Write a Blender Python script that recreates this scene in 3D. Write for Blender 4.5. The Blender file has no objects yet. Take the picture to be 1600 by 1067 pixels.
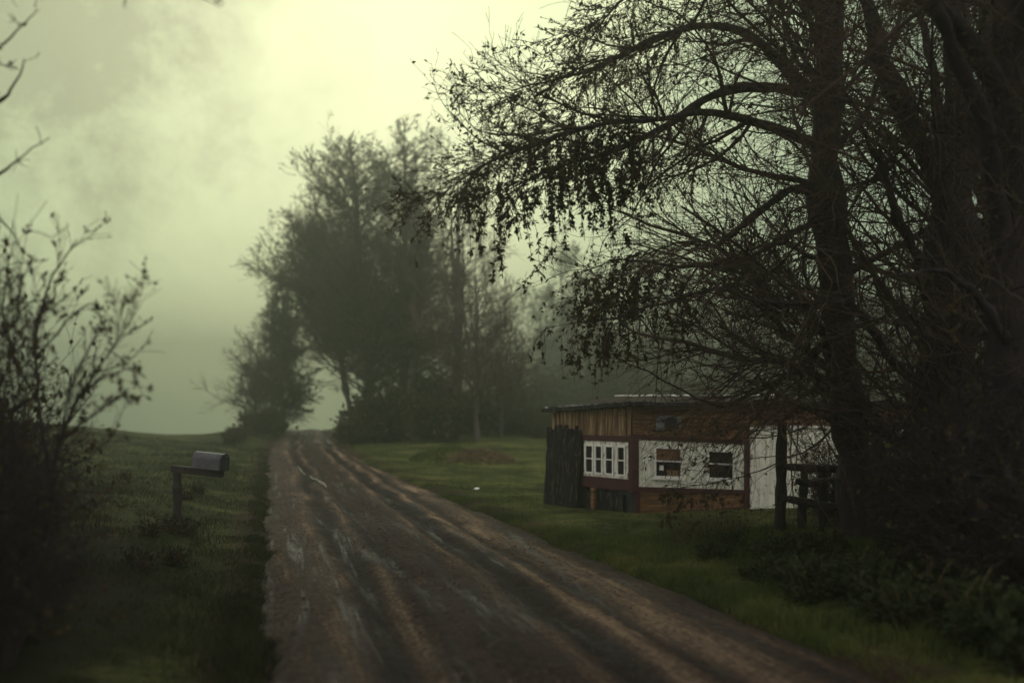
import bpy, math, random
import numpy as np
from mathutils import Vector
from math import radians as R, sin, cos, pi

SC = bpy.context.scene
COL = SC.collection
CAM_H, F, HZ = 2.0, 1500.0, 645.0          # eye height, focal length and horizon of the view


def at(px, py, Y):
    return ((px - 800) / F * Y, Y, CAM_H - (py - HZ) / F * Y)


# ------------------------------------------------------------------ objects
def tag(o, label=None, cat=None, group=None, kind=None):
    if label: o['label'] = label
    if cat: o['category'] = cat
    if group: o['group'] = group
    if kind: o['kind'] = kind
    return o


def empty(name, loc, label, cat, group=None, rz=0.0):
    o = bpy.data.objects.new(name, None)
    COL.objects.link(o)
    o.location = loc
    o.rotation_euler = (0, 0, rz)
    o.empty_display_size = .3
    return tag(o, label, cat, group)


def copy_tree(o, parent=None):
    c = o.copy()
    COL.objects.link(c)
    c.parent = parent
    for ch in list(o.children):
        copy_tree(ch, c)
    return c


class Geo:
    """collects vertex blocks and faces, builds ONE mesh object"""
    def __init__(self):
        self.v, self.q, self.t, self.n = [], [], [], 0
        self.qm, self.tm = [], []

    def add(self, v, quads=None, tris=None, m=0):
        v = np.asarray(v, float).reshape(-1, 3)
        if quads is not None and len(quads):
            q = np.asarray(quads, np.int64).reshape(-1, 4) + self.n
            self.q.append(q); self.qm.append(np.full(len(q), m, np.int32))
        if tris is not None and len(tris):
            t = np.asarray(tris, np.int64).reshape(-1, 3) + self.n
            self.t.append(t); self.tm.append(np.full(len(t), m, np.int32))
        self.v.append(v)
        self.n += len(v)

    def tubes(self, P, Rr, S=3, m=0):
        P = np.asarray(P, float); Rr = np.asarray(Rr, float)
        if P.ndim == 2:
            P = P[None]; Rr = Rr[None]
        N, K = P.shape[:2]
        T = np.gradient(P, axis=1)
        T /= np.linalg.norm(T, axis=2, keepdims=True) + 1e-9
        D = P[:, -1] - P[:, 0]
        D /= np.linalg.norm(D, axis=1, keepdims=True) + 1e-9
        ref = np.where(np.abs(D[:, 2:3]) > .7, np.array([[1., .13, .05]]), np.array([[.1, .05, 1.]]))
        A = np.cross(T, ref[:, None, :]); A /= np.linalg.norm(A, axis=2, keepdims=True) + 1e-9
        B = np.cross(T, A)
        a = np.arange(S) / S * 2 * pi
        V = P[:, :, None, :] + Rr[:, :, None, None] * (A[:, :, None, :] * np.cos(a)[None, None, :, None]
                                                      + B[:, :, None, :] * np.sin(a)[None, None, :, None])
        i = (np.arange(N)[:, None, None] * K + np.arange(K - 1)[None, :, None]) * S
        s = np.arange(S)[None, None, :]
        s2 = (s + 1) % S
        q = np.stack([i + s, i + s2, i + S + s2, i + S + s], -1)
        self.add(V, q, m=m)

    def leaves(self, p, d, L, W, rng, m=1, fold=.25):
        n = len(p)
        d = d / (np.linalg.norm(d, axis=1, keepdims=True) + 1e-9)
        r = rng.normal(size=(n, 3))
        s = np.cross(d, r); s /= np.linalg.norm(s, axis=1, keepdims=True) + 1e-9
        u = np.cross(d, s)
        L = np.broadcast_to(L, n)[:, None]; W = np.broadcast_to(W, n)[:, None]
        mid = p + d * L * .45 + u * W * fold
        V = np.stack([p, mid + s * W, p + d * L, mid - s * W], 1)
        q = np.arange(n)[:, None] * 4 + np.array([[0, 1, 2, 3]])
        self.add(V, q, m=m)

    def box(self, O, ax, ay, az, m=0):
        """corner O and three edge vectors"""
        O, ax, ay, az = (np.asarray(x, float) for x in (O, ax, ay, az))
        V = [O, O + ax, O + ax + ay, O + ay, O + az, O + ax + az, O + ax + ay + az, O + ay + az]
        self.add(V, [[0, 3, 2, 1], [4, 5, 6, 7], [0, 1, 5, 4], [1, 2, 6, 5], [2, 3, 7, 6], [3, 0, 4, 7]], m=m)

    def build(self, name, mats, parent=None, smooth=False, base=None):
        v = np.concatenate(self.v)
        if base is None and parent is not None:
            base = parent.location
        if base is not None:
            v = v - np.array(base)
        q = np.concatenate(self.q) if self.q else np.zeros((0, 4), np.int64)
        t = np.concatenate(self.t) if self.t else np.zeros((0, 3), np.int64)
        me = bpy.data.meshes.new(name)
        me.vertices.add(len(v)); me.vertices.foreach_set('co', v.astype(np.float32).ravel())
        loops = np.concatenate([q.ravel(), t.ravel()]).astype(np.int32)
        me.loops.add(len(loops)); me.loops.foreach_set('vertex_index', loops)
        npo = len(q) + len(t)
        me.polygons.add(npo)
        st = np.concatenate([np.arange(len(q)) * 4, len(q) * 4 + np.arange(len(t)) * 3]).astype(np.int32)
        me.polygons.foreach_set('loop_start', st)
        mi = np.concatenate([np.zeros(0, np.int32)] + self.qm + self.tm).astype(np.int32)
        if not isinstance(mats, (list, tuple)):
            mats = [mats]
        for mm in mats:
            me.materials.append(mm)
        me.polygons.foreach_set('material_index', mi)
        me.polygons.foreach_set('use_smooth', np.full(npo, bool(smooth)))
        me.update(calc_edges=True)
        me.validate()
        o = bpy.data.objects.new(name, me)
        COL.objects.link(o)
        if parent is not None:
            o.parent = parent
        elif base is not None:
            o.location = base
        return o


# ------------------------------------------------------------------ materials
def nd(nt, typ, **kw):
    n = nt.nodes.new(typ)
    for k, v in kw.items():
        if k.startswith('_'):
            setattr(n, k[1:], v)
        else:
            n.inputs[k.replace('_', ' ')].default_value = v
    return n


def ramp(nt, src, stops):
    r = nt.nodes.new('ShaderNodeValToRGB')
    el = r.color_ramp.elements
    while len(el) < len(stops):
        el.new(.5)
    for e, (p, c) in zip(el, stops):
        e.position = p
        e.color = (*c, 1) if len(c) == 3 else c
    nt.links.new(src, r.inputs[0])
    return r


def mat(name, cols, scale=4.0, stretch=(1, 1, 1), rough=.85, bump=.3, bscale=None, detail=6, spec=.3, trans=0.0, coord='Object', dist=.03, stain=0.0):
    """noise-mottled material; cols = list of (position, colour)"""
    m = bpy.data.materials.new(name)
    m.use_nodes = True
    nt = m.node_tree
    b = nt.nodes['Principled BSDF']
    tc = nt.nodes.new('ShaderNodeTexCoord')
    mp = nd(nt, 'ShaderNodeMapping'); mp.inputs['Scale'].default_value = stretch
    nt.links.new(tc.outputs[coord], mp.inputs[0])
    n = nd(nt, 'ShaderNodeTexNoise', Scale=scale, Detail=detail, Roughness=.65)
    nt.links.new(mp.outputs[0], n.inputs['Vector'])
    r = ramp(nt, n.outputs['Fac'], cols)
    col_out = r.outputs[0]
    if stain:                                        # run-down streaks of dirt in the paint
        mp2 = nd(nt, 'ShaderNodeMapping'); mp2.inputs['Scale'].default_value = (7, 7, .7)
        nt.links.new(tc.outputs[coord], mp2.inputs[0])
        ns = nd(nt, 'ShaderNodeTexNoise', Scale=2.2, Detail=9, Roughness=.7)
        nt.links.new(mp2.outputs[0], ns.inputs['Vector'])
        rs_ = ramp(nt, ns.outputs['Fac'], [(.40, (1 - stain, 1 - stain * 1.05, 1 - stain * 1.25)), (.56, (1, 1, 1))])
        mm_ = nd(nt, 'ShaderNodeMixRGB', Fac=1.0, _blend_type='MULTIPLY')
        nt.links.new(r.outputs[0], mm_.inputs[1]); nt.links.new(rs_.outputs[0], mm_.inputs[2])
        col_out = mm_.outputs[0]
    nt.links.new(col_out, b.inputs['Base Color'])
    b.inputs['Roughness'].default_value = rough
    b.inputs['Specular IOR Level'].default_value = spec
    if bump:
        n2 = nd(nt, 'ShaderNodeTexNoise', Scale=bscale or scale * 3, Detail=8, Roughness=.7)
        nt.links.new(mp.outputs[0], n2.inputs['Vector'])
        bp = nd(nt, 'ShaderNodeBump', Strength=bump, Distance=dist)
        nt.links.new(n2.outputs['Fac'], bp.inputs['Height'])
        nt.links.new(bp.outputs[0], b.inputs['Normal'])
    if trans:
        tr = nt.nodes.new('ShaderNodeBsdfTranslucent')
        nt.links.new(r.outputs[0], tr.inputs['Color'])
        mx = nd(nt, 'ShaderNodeMixShader', Fac=trans)
        nt.links.new(b.outputs[0], mx.inputs[1]); nt.links.new(tr.outputs[0], mx.inputs[2])
        nt.links.new(mx.outputs[0], nt.nodes['Material Output'].inputs[0])
    return m


M = {}
M['bark'] = mat('dark_bark', [(.3, (.012, .008, .011)), (.7, (.038, .026, .026))], 7, (1, 1, .25), bump=.9, dist=.05)
M['twig'] = mat('twig_brown', [(.3, (.030, .020, .014)), (.7, (.068, .045, .028))], 2, bump=0)
M['leaf_dark'] = mat('young_leaf_brown_green', [(.3, (.022, .02, .010)), (.7, (.07, .05, .018))], 1.2, bump=0, trans=.25, spec=.15)
M['bud'] = mat('bud_rust', [(.3, (.032, .022, .012)), (.7, (.075, .052, .022))], 1.5, bump=0, trans=.25, spec=.1)
M['needle'] = mat('conifer_green', [(.3, (.020, .026, .013)), (.7, (.055, .060, .028))], .6, bump=0, trans=.15, spec=.1)
M['grey_bark'] = mat('grey_bark', [(.3, (.04, .032, .03)), (.7, (.085, .07, .062))], 5, (1, 1, .3), bump=.6)
M['bramble'] = mat('bramble_leaf', [(.3, (.025, .028, .014)), (.7, (.065, .058, .03))], .8, bump=0, trans=.2, spec=.1)
M['weed'] = mat('weed_leaf', [(.3, (.018, .028, .010)), (.7, (.048, .060, .022))], 1.3, bump=0, trans=.3, spec=.15)
M['grass'] = mat('grass_blade', [(.3, (.030, .042, .012)), (.5, (.065, .088, .022)), (.68, (.14, .145, .045))], .45, bump=0, trans=.3, spec=.15, detail=4)
M['rough_grass'] = mat('rough_grass_blade', [(.3, (.008, .010, .006)), (.7, (.021, .023, .012))], .8, bump=0, trans=.25, spec=.1)  # darkened blade colour stands in for shade on the left bank
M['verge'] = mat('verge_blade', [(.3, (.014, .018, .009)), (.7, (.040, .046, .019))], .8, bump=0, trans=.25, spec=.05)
M['board'] = mat('weathered_board', [(.36, (.045, .027, .015)), (.5, (.15, .092, .045)), (.66, (.36, .26, .14))], 3, (9, 9, .5), rough=.85, bump=.6, dist=.02)
M['plank'] = mat('orange_plank', [(.3, (.045, .025, .013)), (.5, (.15, .078, .034)), (.68, (.28, .155, .066))], 3, (.6, .6, 7), rough=.8, bump=.5, dist=.01)
M['maroon'] = mat('maroon_paint', [(.3, (.030, .008, .010)), (.7, (.066, .015, .018))], 6, rough=.6, bump=.2, dist=.01)
M['white'] = mat('chipped_white_paint', [(.28, (.30, .27, .20)), (.37, (.54, .55, .43)), (.46, (.76, .80, .66)), (.7, (.84, .88, .76))], 9, (1, 1, 1.2), rough=.6, bump=.25, dist=.01, detail=10, stain=.3)
M['speckle'] = mat('flaking_white_paint', [(.36, (.12, .10, .07)), (.43, (.50, .50, .40)), (.5, (.74, .77, .66)), (.8, (.82, .84, .75))], 16, (1, 1, .6), rough=.65, bump=.4, dist=.01, detail=10, stain=.3)
M['frame'] = mat('window_white', [(.3, (.62, .64, .55)), (.7, (.84, .85, .78))], 8, rough=.5, bump=.1, dist=.005)
M['glass'] = mat('dark_pane', [(.3, (.008, .007, .008)), (.7, (.022, .018, .018))], 3, rough=.12, bump=.03, spec=.5, dist=.01)
M['bark_slab'] = mat('charred_slab', [(.35, (.007, .006, .007)), (.56, (.018, .015, .015)), (.66, (.12, .10, .075))], 5, (5, 5, .8), rough=.9, bump=1.0, dist=.05, detail=10)
M['tin'] = mat('tin_roof', [(.4, (.04, .04, .042)), (.6, (.22, .23, .22))], 2, (3, 3, 1), rough=.45, bump=.15)
M['felt'] = mat('roof_felt', [(.3, (.012, .010, .008)), (.7, (.042, .034, .025))], 3, rough=.95, spec=.08, bump=.4)
M['pale'] = mat('pale_metal_strip', [(.42, (.22, .22, .18)), (.5, (.72, .74, .62)), (.8, (.85, .86, .75))], 6, rough=.5, bump=.2, dist=.01)
M['dark'] = mat('dark_iron', [(.3, (.010, .010, .012)), (.7, (.03, .03, .033))], 6, rough=.5, bump=.1)
M['grey'] = mat('grey_sheet', [(.3, (.10, .11, .12)), (.7, (.20, .21, .22))], 5, rough=.5, bump=.15)
M['fence'] = mat('old_fence_wood', [(.3, (.012, .009, .010)), (.7, (.040, .030, .027))], 4, (2, 2, .6), bump=.8)
M['steel'] = mat('mailbox_steel', [(.3, (.032, .033, .040)), (.7, (.085, .085, .098))], 6, rough=.55, bump=.12, spec=.5, dist=.01)
M['litter'] = mat('white_scrap', [(.3, (.6, .6, .55)), (.7, (.82, .82, .76))], 5, bump=.1)
M['straw'] = mat('dry_stalk', [(.3, (.06, .04, .02)), (.7, (.14, .10, .05))], 2, bump=0)


# ------------------------------------------------------------------ terrain
def sm(a, b, t):
    t = np.clip((np.asarray(t, float) - a) / (b - a), 0, 1)
    return t * t * (3 - 2 * t)


YL = np.array([-40, 0, 40, 55, 75, 95, 200.])
XL = np.array([9.3, -.2, -10.28, -13.75, -18.0, -22.0, -45.])
WR = np.array([5.45, 5.3, 4.0, 3.5, 3.2, 3.2, 3.2])


def road_left(y): return np.interp(y, YL, XL)
def road_right(y): return np.interp(y, YL, XL) + np.interp(y, YL, WR)


def wob(x, y):
    return (np.sin(x * 1.3 + y * .7) * .35 + np.sin(x * .6 - y * 1.1 + 2) * .4 + np.sin(x * 2.9 + y * 2.3 + 1) * .18 + np.sin(x * .21 + y * .17) * .8)


def hbase(x, y):
    x = np.asarray(x, float); y = np.asarray(y, float)
    s = road_left(y) - x
    s2 = x - road_right(y)
    z = .62 * sm(24, 74, y) - 7.5 * sm(79, 140, y) * (1 - sm(8, 22, s2))
    left = sm(1.5, 13, s)
    z = z + left * (1.0 * sm(16, 44, y) - 7.0 * sm(46, 90, y))
    z = z + .30 * sm(.3, 2.6, s) * sm(-30, 5, y) + .10 * sm(.3, 2.2, s2) * (1 - sm(13, 19, y))
    z = z + .25 * sm(1, 8, s2) * sm(34, 50, y)
    return np.maximum(z, -7.0)


def hroad(x, y):
    """road surface with wheel ruts"""
    u = x - road_left(y)
    w = road_right(y) - road_left(y)
    g = lambda c, s: np.exp(-((u - c) / s) ** 2)
    c1 = 1.3 + .12 * np.sin(y * .23) ; c2 = 3.05 + .12 * np.sin(y * .19 + 1)
    z = -.075 * g(c1, .17) - .075 * g(c2, .18) - .03 * g(c1 + .55, .12) - .025 * g(c2 + .62, .12) + .03 * g(2.2, .35)
    z = z + .014 * np.sin(u * 21 + y * .9) * np.sin(y * 1.7 + u * 3) * np.exp(-((u - 2.4) / 2) ** 2)
    edge = np.minimum(u, w - u)
    z = z - .05 * (1 - sm(0, .5, edge))
    return hbase(x, y) + z


def hgt(x, y):
    x = np.asarray(x, float); y = np.asarray(y, float)
    u = x - road_left(y); w = road_right(y) - road_left(y)
    e = np.minimum(u, w - u)
    bump = .05 * wob(x, y) * sm(.2, 1.5, -e) * (1 - sm(60, 90, y))
    return hbase(x, y) + bump - .22 * sm(-.12, .5, e)


def vnoise(x, y, seed=0):
    c_, s_ = cos(.6 + seed * 1.7), sin(.6 + seed * 1.7)
    x, y = x * c_ - y * s_ + 17.3, x * s_ + y * c_ - 5.1
    x0 = np.floor(x).astype(np.int64); y0 = np.floor(y).astype(np.int64)
    fx = x - x0; fy = y - y0
    fx = fx * fx * (3 - 2 * fx); fy = fy * fy * (3 - 2 * fy)
    tab = np.random.default_rng(1000 + seed).random(4096)
    hsh = lambda a, b: tab[(a * 73856093 ^ b * 19349663) % 4096]
    return (hsh(x0, y0) * (1 - fx) + hsh(x0 + 1, y0) * fx) * (1 - fy) + (hsh(x0, y0 + 1) * (1 - fx) + hsh(x0 + 1, y0 + 1) * fx) * fy - .5


def H(x, y): return float(hgt(np.array([x]), np.array([y]))[0])


def axis(lo, hi, c, d0, k):
    """non-uniform coordinates, fine near c"""
    out = [c]
    while out[-1] < hi:
        out.append(out[-1] + d0 + k * abs(out[-1] - c))
    a = [c]
    while a[-1] > lo:
        a.append(a[-1] - d0 - k * abs(a[-1] - c))
    v = np.array(sorted(set(a[1:] + out)))
    return np.clip(v, lo, hi)


def sheet(xs, ys, f):
    X, Y = np.meshgrid(xs, ys)
    Z = f(X, Y)
    nx, ny = len(xs), len(ys)
    i = (np.arange(ny - 1)[:, None] * nx + np.arange(nx - 1)[None, :])
    q = np.stack([i, i + 1, i + nx + 1, i + nx], -1)
    return np.stack([X, Y, Z], -1), q


def ground_mat():
    m = bpy.data.materials.new('turf_soil')
    m.use_nodes = True
    nt = m.node_tree; b = nt.nodes['Principled BSDF']
    tc = nt.nodes.new('ShaderNodeTexCoord')
    n1 = nd(nt, 'ShaderNodeTexNoise', Scale=.45, Detail=9, Roughness=.75)
    n2 = nd(nt, 'ShaderNodeTexNoise', Scale=7, Detail=8, Roughness=.75)
    n3 = nd(nt, 'ShaderNodeTexNoise', Scale=40, Detail=4, Roughness=.7)
    for n in (n1, n2, n3):
        nt.links.new(tc.outputs['Object'], n.inputs['Vector'])
    ad = nd(nt, 'ShaderNodeMath', _operation='MULTIPLY_ADD'); ad.inputs[1].default_value = .6
    nt.links.new(n1.outputs['Fac'], ad.inputs[0])
    m2 = nd(nt, 'ShaderNodeMath', _operation='MULTIPLY'); m2.inputs[1].default_value = .4
    nt.links.new(n2.outputs['Fac'], m2.inputs[0]); nt.links.new(m2.outputs[0], ad.inputs[2])
    r = ramp(nt, ad.outputs[0], [(.40, (.022, .018, .012)), (.46, (.034, .042, .014)), (.52, (.070, .086, .024)), (.59, (.15, .15, .048))])
    at_ = nt.nodes.new('ShaderNodeAttribute'); at_.attribute_name = 'bare_soil'
    s1 = nd(nt, 'ShaderNodeMath', _operation='MULTIPLY_ADD'); s1.inputs[1].default_value = 1.6; s1.inputs[2].default_value = -.8
    nt.links.new(n2.outputs['Fac'], s1.inputs[0])
    s2_ = nd(nt, 'ShaderNodeMath', _operation='ADD', _use_clamp=True); nt.links.new(at_.outputs['Fac'], s2_.inputs[0]); nt.links.new(s1.outputs[0], s2_.inputs[1])
    mxs = nd(nt, 'ShaderNodeMixRGB'); nt.links.new(s2_.outputs[0], mxs.inputs[0]); nt.links.new(r.outputs[0], mxs.inputs[1]); mxs.inputs[2].default_value = (.042, .026, .020, 1)
    a2 = nt.nodes.new('ShaderNodeAttribute'); a2.attribute_name = 'painted_shade'
    mx2 = nd(nt, 'ShaderNodeMixRGB'); nt.links.new(a2.outputs['Fac'], mx2.inputs[0]); nt.links.new(mxs.outputs[0], mx2.inputs[1]); mx2.inputs[2].default_value = (.013, .015, .008, 1)  # shade painted in: darkens the ground colour of the left bank
    nt.links.new(mx2.outputs[0], b.inputs['Base Color'])
    b.inputs['Roughness'].default_value = .95
    b.inputs['Specular IOR Level'].default_value = .04
    bp = nd(nt, 'ShaderNodeBump', Strength=.9, Distance=.06)
    nt.links.new(n3.outputs['Fac'], bp.inputs['Height']); nt.links.new(bp.outputs[0], b.inputs['Normal'])
    return m


def road_mat():
    m = bpy.data.materials.new('muddy_track')
    m.use_nodes = True
    nt = m.node_tree; b = nt.nodes['Principled BSDF']
    uv = nt.nodes.new('ShaderNodeUVMap'); uv.uv_map = 'UVMap'
    tc = nt.nodes.new('ShaderNodeTexCoord')
    def noise(sc, stretch, det=6, src=None, rough=.65):
        mp = nd(nt, 'ShaderNodeMapping'); mp.inputs['Scale'].default_value = stretch
        nt.links.new(src or uv.outputs[0], mp.inputs[0])
        n = nd(nt, 'ShaderNodeTexNoise', Scale=sc, Detail=det, Roughness=rough, Distortion=.4)
        nt.links.new(mp.outputs[0], n.inputs['Vector'])
        return n.outputs['Fac']
    def mth(op, a, b_, c=None):
        n = nd(nt, 'ShaderNodeMath', _operation=op)
        for i, x in enumerate((a, b_, c)):
            if x is None: continue
            if isinstance(x, (int, float)): n.inputs[i].default_value = x
            else: nt.links.new(x, n.inputs[i])
        return n.outputs[0]
    streak = noise(4.2, (1, .06, 1), 9, rough=.72)
    patch = noise(.9, (1, .55, 1), 5)
    fine = noise(16, (1, .8, 1), 8, rough=.75)
    f = mth('ADD', mth('MULTIPLY', streak, .50), mth('ADD', mth('MULTIPLY', patch, .20), mth('MULTIPLY', fine, .36)))
    f = mth('SUBTRACT', f, .04)
    wander = mth('MULTIPLY', mth('SUBTRACT', noise(.5, (.2, .35, 1), 3), .5), 1.1)
    sx = nt.nodes.new('ShaderNodeSeparateXYZ'); nt.links.new(uv.outputs[0], sx.inputs[0])
    for c_, w_, a_ in ((1.30, .20, -.085), (3.05, .20, -.09), (1.78, .11, -.06), (3.62, .10, -.05), (.95, .16, .045), (1.58, .10, .07), (2.72, .14, .065), (3.36, .12, .09), (3.95, .30, .075), (2.25, .35, -.035)):      # sandy strips and muddy ruts; also paints rut shade and bright ridge highlights
        dx = mth('MULTIPLY', mth('SUBTRACT', mth('ADD', sx.outputs[0], wander), c_), 1 / w_)
        f = mth('ADD', f, mth('MULTIPLY', mth('POWER', 2.718, mth('MULTIPLY', mth('MULTIPLY', dx, dx), -1.0)), a_))
    r = ramp(nt, f, [(.38, (.012, .008, .008)), (.45, (.030, .020, .017)), (.52, (.066, .046, .034)), (.575, (.145, .102, .067)), (.64, (.30, .22, .14))])
    ea = nt.nodes.new('ShaderNodeAttribute'); ea.attribute_name = 'edge_dist'
    em = mth('SUBTRACT', mth('ADD', ea.outputs['Fac'], mth('MULTIPLY', mth('SUBTRACT', fine, .5), 1.3)), .0)
    er = ramp(nt, em, [(.10, (1, 1, 1)), (.42, (0, 0, 0))])
    emx = nd(nt, 'ShaderNodeMixRGB'); nt.links.new(er.outputs[0], emx.inputs[0]); nt.links.new(r.outputs[0], emx.inputs[1]); emx.inputs[2].default_value = (.030, .024, .015, 1)
    nt.links.new(emx.outputs[0], b.inputs['Base Color'])
    rr = ramp(nt, streak, [(.36, (.42, .42, .42)), (.46, (.75, .75, .75)), (.60, (.95, .95, .95))])
    nt.links.new(rr.outputs[0], b.inputs['Roughness'])
    b.inputs['Specular IOR Level'].default_value = .10
    grit = noise(60, (1, 1, 1), 6, rough=.8)
    h = mth('ADD', mth('MULTIPLY', fine, .6), mth('MULTIPLY', grit, .4))
    bp = nd(nt, 'ShaderNodeBump', Strength=1.0, Distance=.09)
    nt.links.new(h, bp.inputs['Height']); nt.links.new(bp.outputs[0], b.inputs['Normal'])
    return m


xs = axis(-235, 235, -2, .10, .022)
ys = axis(-55, 300, 8, .12, .012)
g = Geo(); V, q = sheet(xs, ys, hgt); g.add(V, q)
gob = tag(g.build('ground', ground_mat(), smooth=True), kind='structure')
co_ = V.reshape(-1, 3)
de = np.maximum(road_left(co_[:, 1]) - co_[:, 0], co_[:, 0] - road_right(co_[:, 1]))
att = gob.data.attributes.new('bare_soil', 'FLOAT', 'POINT')
att.data.foreach_set('value', (1 - sm(.05, .75, de)).astype(np.float32))

att = gob.data.attributes.new('painted_shade', 'FLOAT', 'POINT')
rg_ = sm(.1, 1.2, road_left(co_[:, 1]) - co_[:, 0] + .8 * vnoise(co_[:, 0] * .8, co_[:, 1] * .8, 31)) * (1 - .55 * sm(10.5, 18, co_[:, 1] + 3 * vnoise(co_[:, 0] * .6, co_[:, 1] * .6, 33))) * .92  # left bank mask for the shade painted into the ground
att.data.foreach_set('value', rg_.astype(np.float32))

# the road sheet
ny, nx = 1300, 110
yv = np.concatenate([np.linspace(-38, 5, 60)[:-1], 5 + (np.linspace(0, 1, ny) ** 1.6) * 95])
rr_ = np.random.default_rng(5)
def edge_noise(y, s):
    return .09 * np.sin(y * .9 + s) + .06 * np.sin(y * 2.3 + 2 * s) + .06 * np.sin(y * 5.1 + 3 * s) * np.sin(y * .7 + s) + .04 * np.sin(y * 11.1 + s) * np.sin(y * 1.7)
jl = edge_noise(yv, 1.0); jr = edge_noise(yv, 4.0)
xl = road_left(yv) - .05 + jl; xr = road_right(yv) + .05 + jr
tt = np.linspace(0, 1, nx)
X = xl[:, None] * (1 - tt) + xr[:, None] * tt
Yg = np.repeat(yv[:, None], nx, 1)
Z = hroad(X, Yg)
edge = np.minimum(tt, 1 - tt)[None, :] * (xr - xl)[:, None]
Z = Z - .22 * (1 - sm(0, .22, edge))
Ul = X - road_left(Yg)
Z += .045 * vnoise(Ul * 2.6, Yg * .9, 1) + .026 * vnoise(Ul * 6, Yg * 4.5, 2) + .018 * vnoise(Ul * 14, Yg * 11, 3)
Z += .03 * np.clip(vnoise(Ul * 9, Yg * 8, 4) - .22, 0, 1) + .035 * vnoise(Ul * 5.5, Yg * .35, 5)
i = np.arange(len(yv) - 1)[:, None] * nx + np.arange(nx - 1)[None, :]
g = Geo(); g.add(np.stack([X, Yg, Z], -1), np.stack([i, i + 1, i + nx + 1, i + nx], -1))
road = g.build('road', road_mat(), smooth=True)
uvl = road.data.uv_layers.new(name='UVMap')
li = np.empty(len(road.data.loops), np.int32); road.data.loops.foreach_get('vertex_index', li)
U = np.stack([(X - road_left(Yg)).ravel(), Yg.ravel()], 1)
uvl.data.foreach_set('uv', U[li].astype(np.float32).ravel())
ra = road.data.attributes.new('edge_dist', 'FLOAT', 'POINT')
ra.data.foreach_set('value', edge.ravel().astype(np.float32))
tag(road, kind='structure')

# crumbs of mud and small stones on the track: nobody could count them
rng = np.random.default_rng(17)
n = 9000
y = 5.5 + rng.random(n) ** 1.6 * 26
u = rng.choice([.35, 1.75, 2.4, 3.6, 2.0], n) + rng.normal(size=n) * .38
k = (u > .1) & (u < 4.2); u, y = u[k], y[k]; n = len(u)
x = road_left(y) + u
z = hroad(x, y)
r = rng.uniform(.004, .013, n) * (1 + 1.2 * (rng.random(n) ** 12))
dirs = np.array([(1, 0, 0), (-.5, .87, 0), (-.5, -.87, 0), (0, 0, .9), (0, 0, -.8)])
V = np.stack([x, y, z + r * .2], 1)[:, None, :] + dirs[None] * (r[:, None, None] * rng.uniform(.6, 1.4, (n, 5, 3)))
T = np.array([[0, 1, 3], [1, 2, 3], [2, 0, 3], [1, 0, 4], [2, 1, 4], [0, 2, 4]])
g = Geo(); g.add(V, None, np.arange(n)[:, None, None] * 5 + T[None])
M['gravel'] = mat('gravel_grit', [(.35, (.03, .018, .016)), (.55, (.07, .045, .036)), (.7, (.15, .11, .085))], 30, bump=0, rough=.7)
tag(g.build('gravel', M['gravel']), kind='stuff')

# water lying in the wheel ruts
wm = bpy.data.materials.new('rut_water'); wm.use_nodes = True
wb = wm.node_tree.nodes['Principled BSDF']
wb.inputs['Base Color'].default_value = (.05, .042, .036, 1); wb.inputs['Roughness'].default_value = .22
wb.inputs['Specular IOR Level'].default_value = .9
_n = nd(wm.node_tree, 'ShaderNodeTexNoise', Scale=9, Detail=3); _b = nd(wm.node_tree, 'ShaderNodeBump', Strength=.35, Distance=.03)
wm.node_tree.links.new(_n.outputs['Fac'], _b.inputs['Height']); wm.node_tree.links.new(_b.outputs[0], wb.inputs['Normal'])
rng = np.random.default_rng(3)
for (ya, yb, uc, wd) in ((25.5, 30.5, 1.72, .075), (31, 34.5, 1.35, .06)):
    n = 30
    t = np.linspace(0, 1, n)
    y = ya + (yb - ya) * t
    c = road_left(y) + uc + .02 * np.sin(y * 1.7) - .055 * (y - ya)
    w = wd * np.sin(np.clip(t, .0, 1) * pi) ** .5 * (.75 + .25 * np.sin(t * 17 + uc * 9))
    z = hroad(c, y) + .035
    z = np.convolve(np.pad(z, 3, 'edge'), np.ones(7) / 7, 'valid')
    V = np.stack([np.stack([c - w, y, z], 1), np.stack([c + w, y, z], 1)], 1)
    k = np.arange(n - 1)[:, None] * 2
    g = Geo(); g.add(V, k + np.array([[0, 1, 3, 2]]))
    tag(g.build('puddle', wm, smooth=True), kind='structure')


# ------------------------------------------------------------------ branching plants
def unit(v): return v / (np.linalg.norm(v, axis=-1, keepdims=True) + 1e-9)


def path(pts, rad, n=24, seed=0, jit=.0):
    """smooth polyline through points, with a radius per point"""
    pts = np.asarray(pts, float); rad = np.asarray(rad, float)
    t = np.r_[0, np.cumsum(np.linalg.norm(np.diff(pts, axis=0), axis=1))]
    t /= t[-1]
    s = np.linspace(0, 1, n)
    P = np.stack([np.interp(s, t, pts[:, k]) for k in range(3)], 1)
    for _ in range(max(1, n // 10)):
        P[1:-1] = (P[:-2] + 2 * P[1:-1] + P[2:]) / 4
    rr = np.interp(s, t, rad)
    if jit:
        r = np.random.default_rng(seed)
        j = r.normal(size=(n + 4, 3)) * jit
        j = (j[:-4] + j[1:-3] + j[2:-2] + j[3:-1] + j[4:]) / 2.5
        j[0] = 0
        P = P + j
        rr = rr * (1 + .12 * r.normal(size=n) * (jit > 0))
    return P, np.abs(rr)


def resample(P, Rr, K):
    n = len(P); s = np.linspace(0, n - 1, K)
    return np.stack([np.interp(s, np.arange(n), P[:, k]) for k in range(3)], 1), np.interp(s, np.arange(n), Rr)


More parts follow.
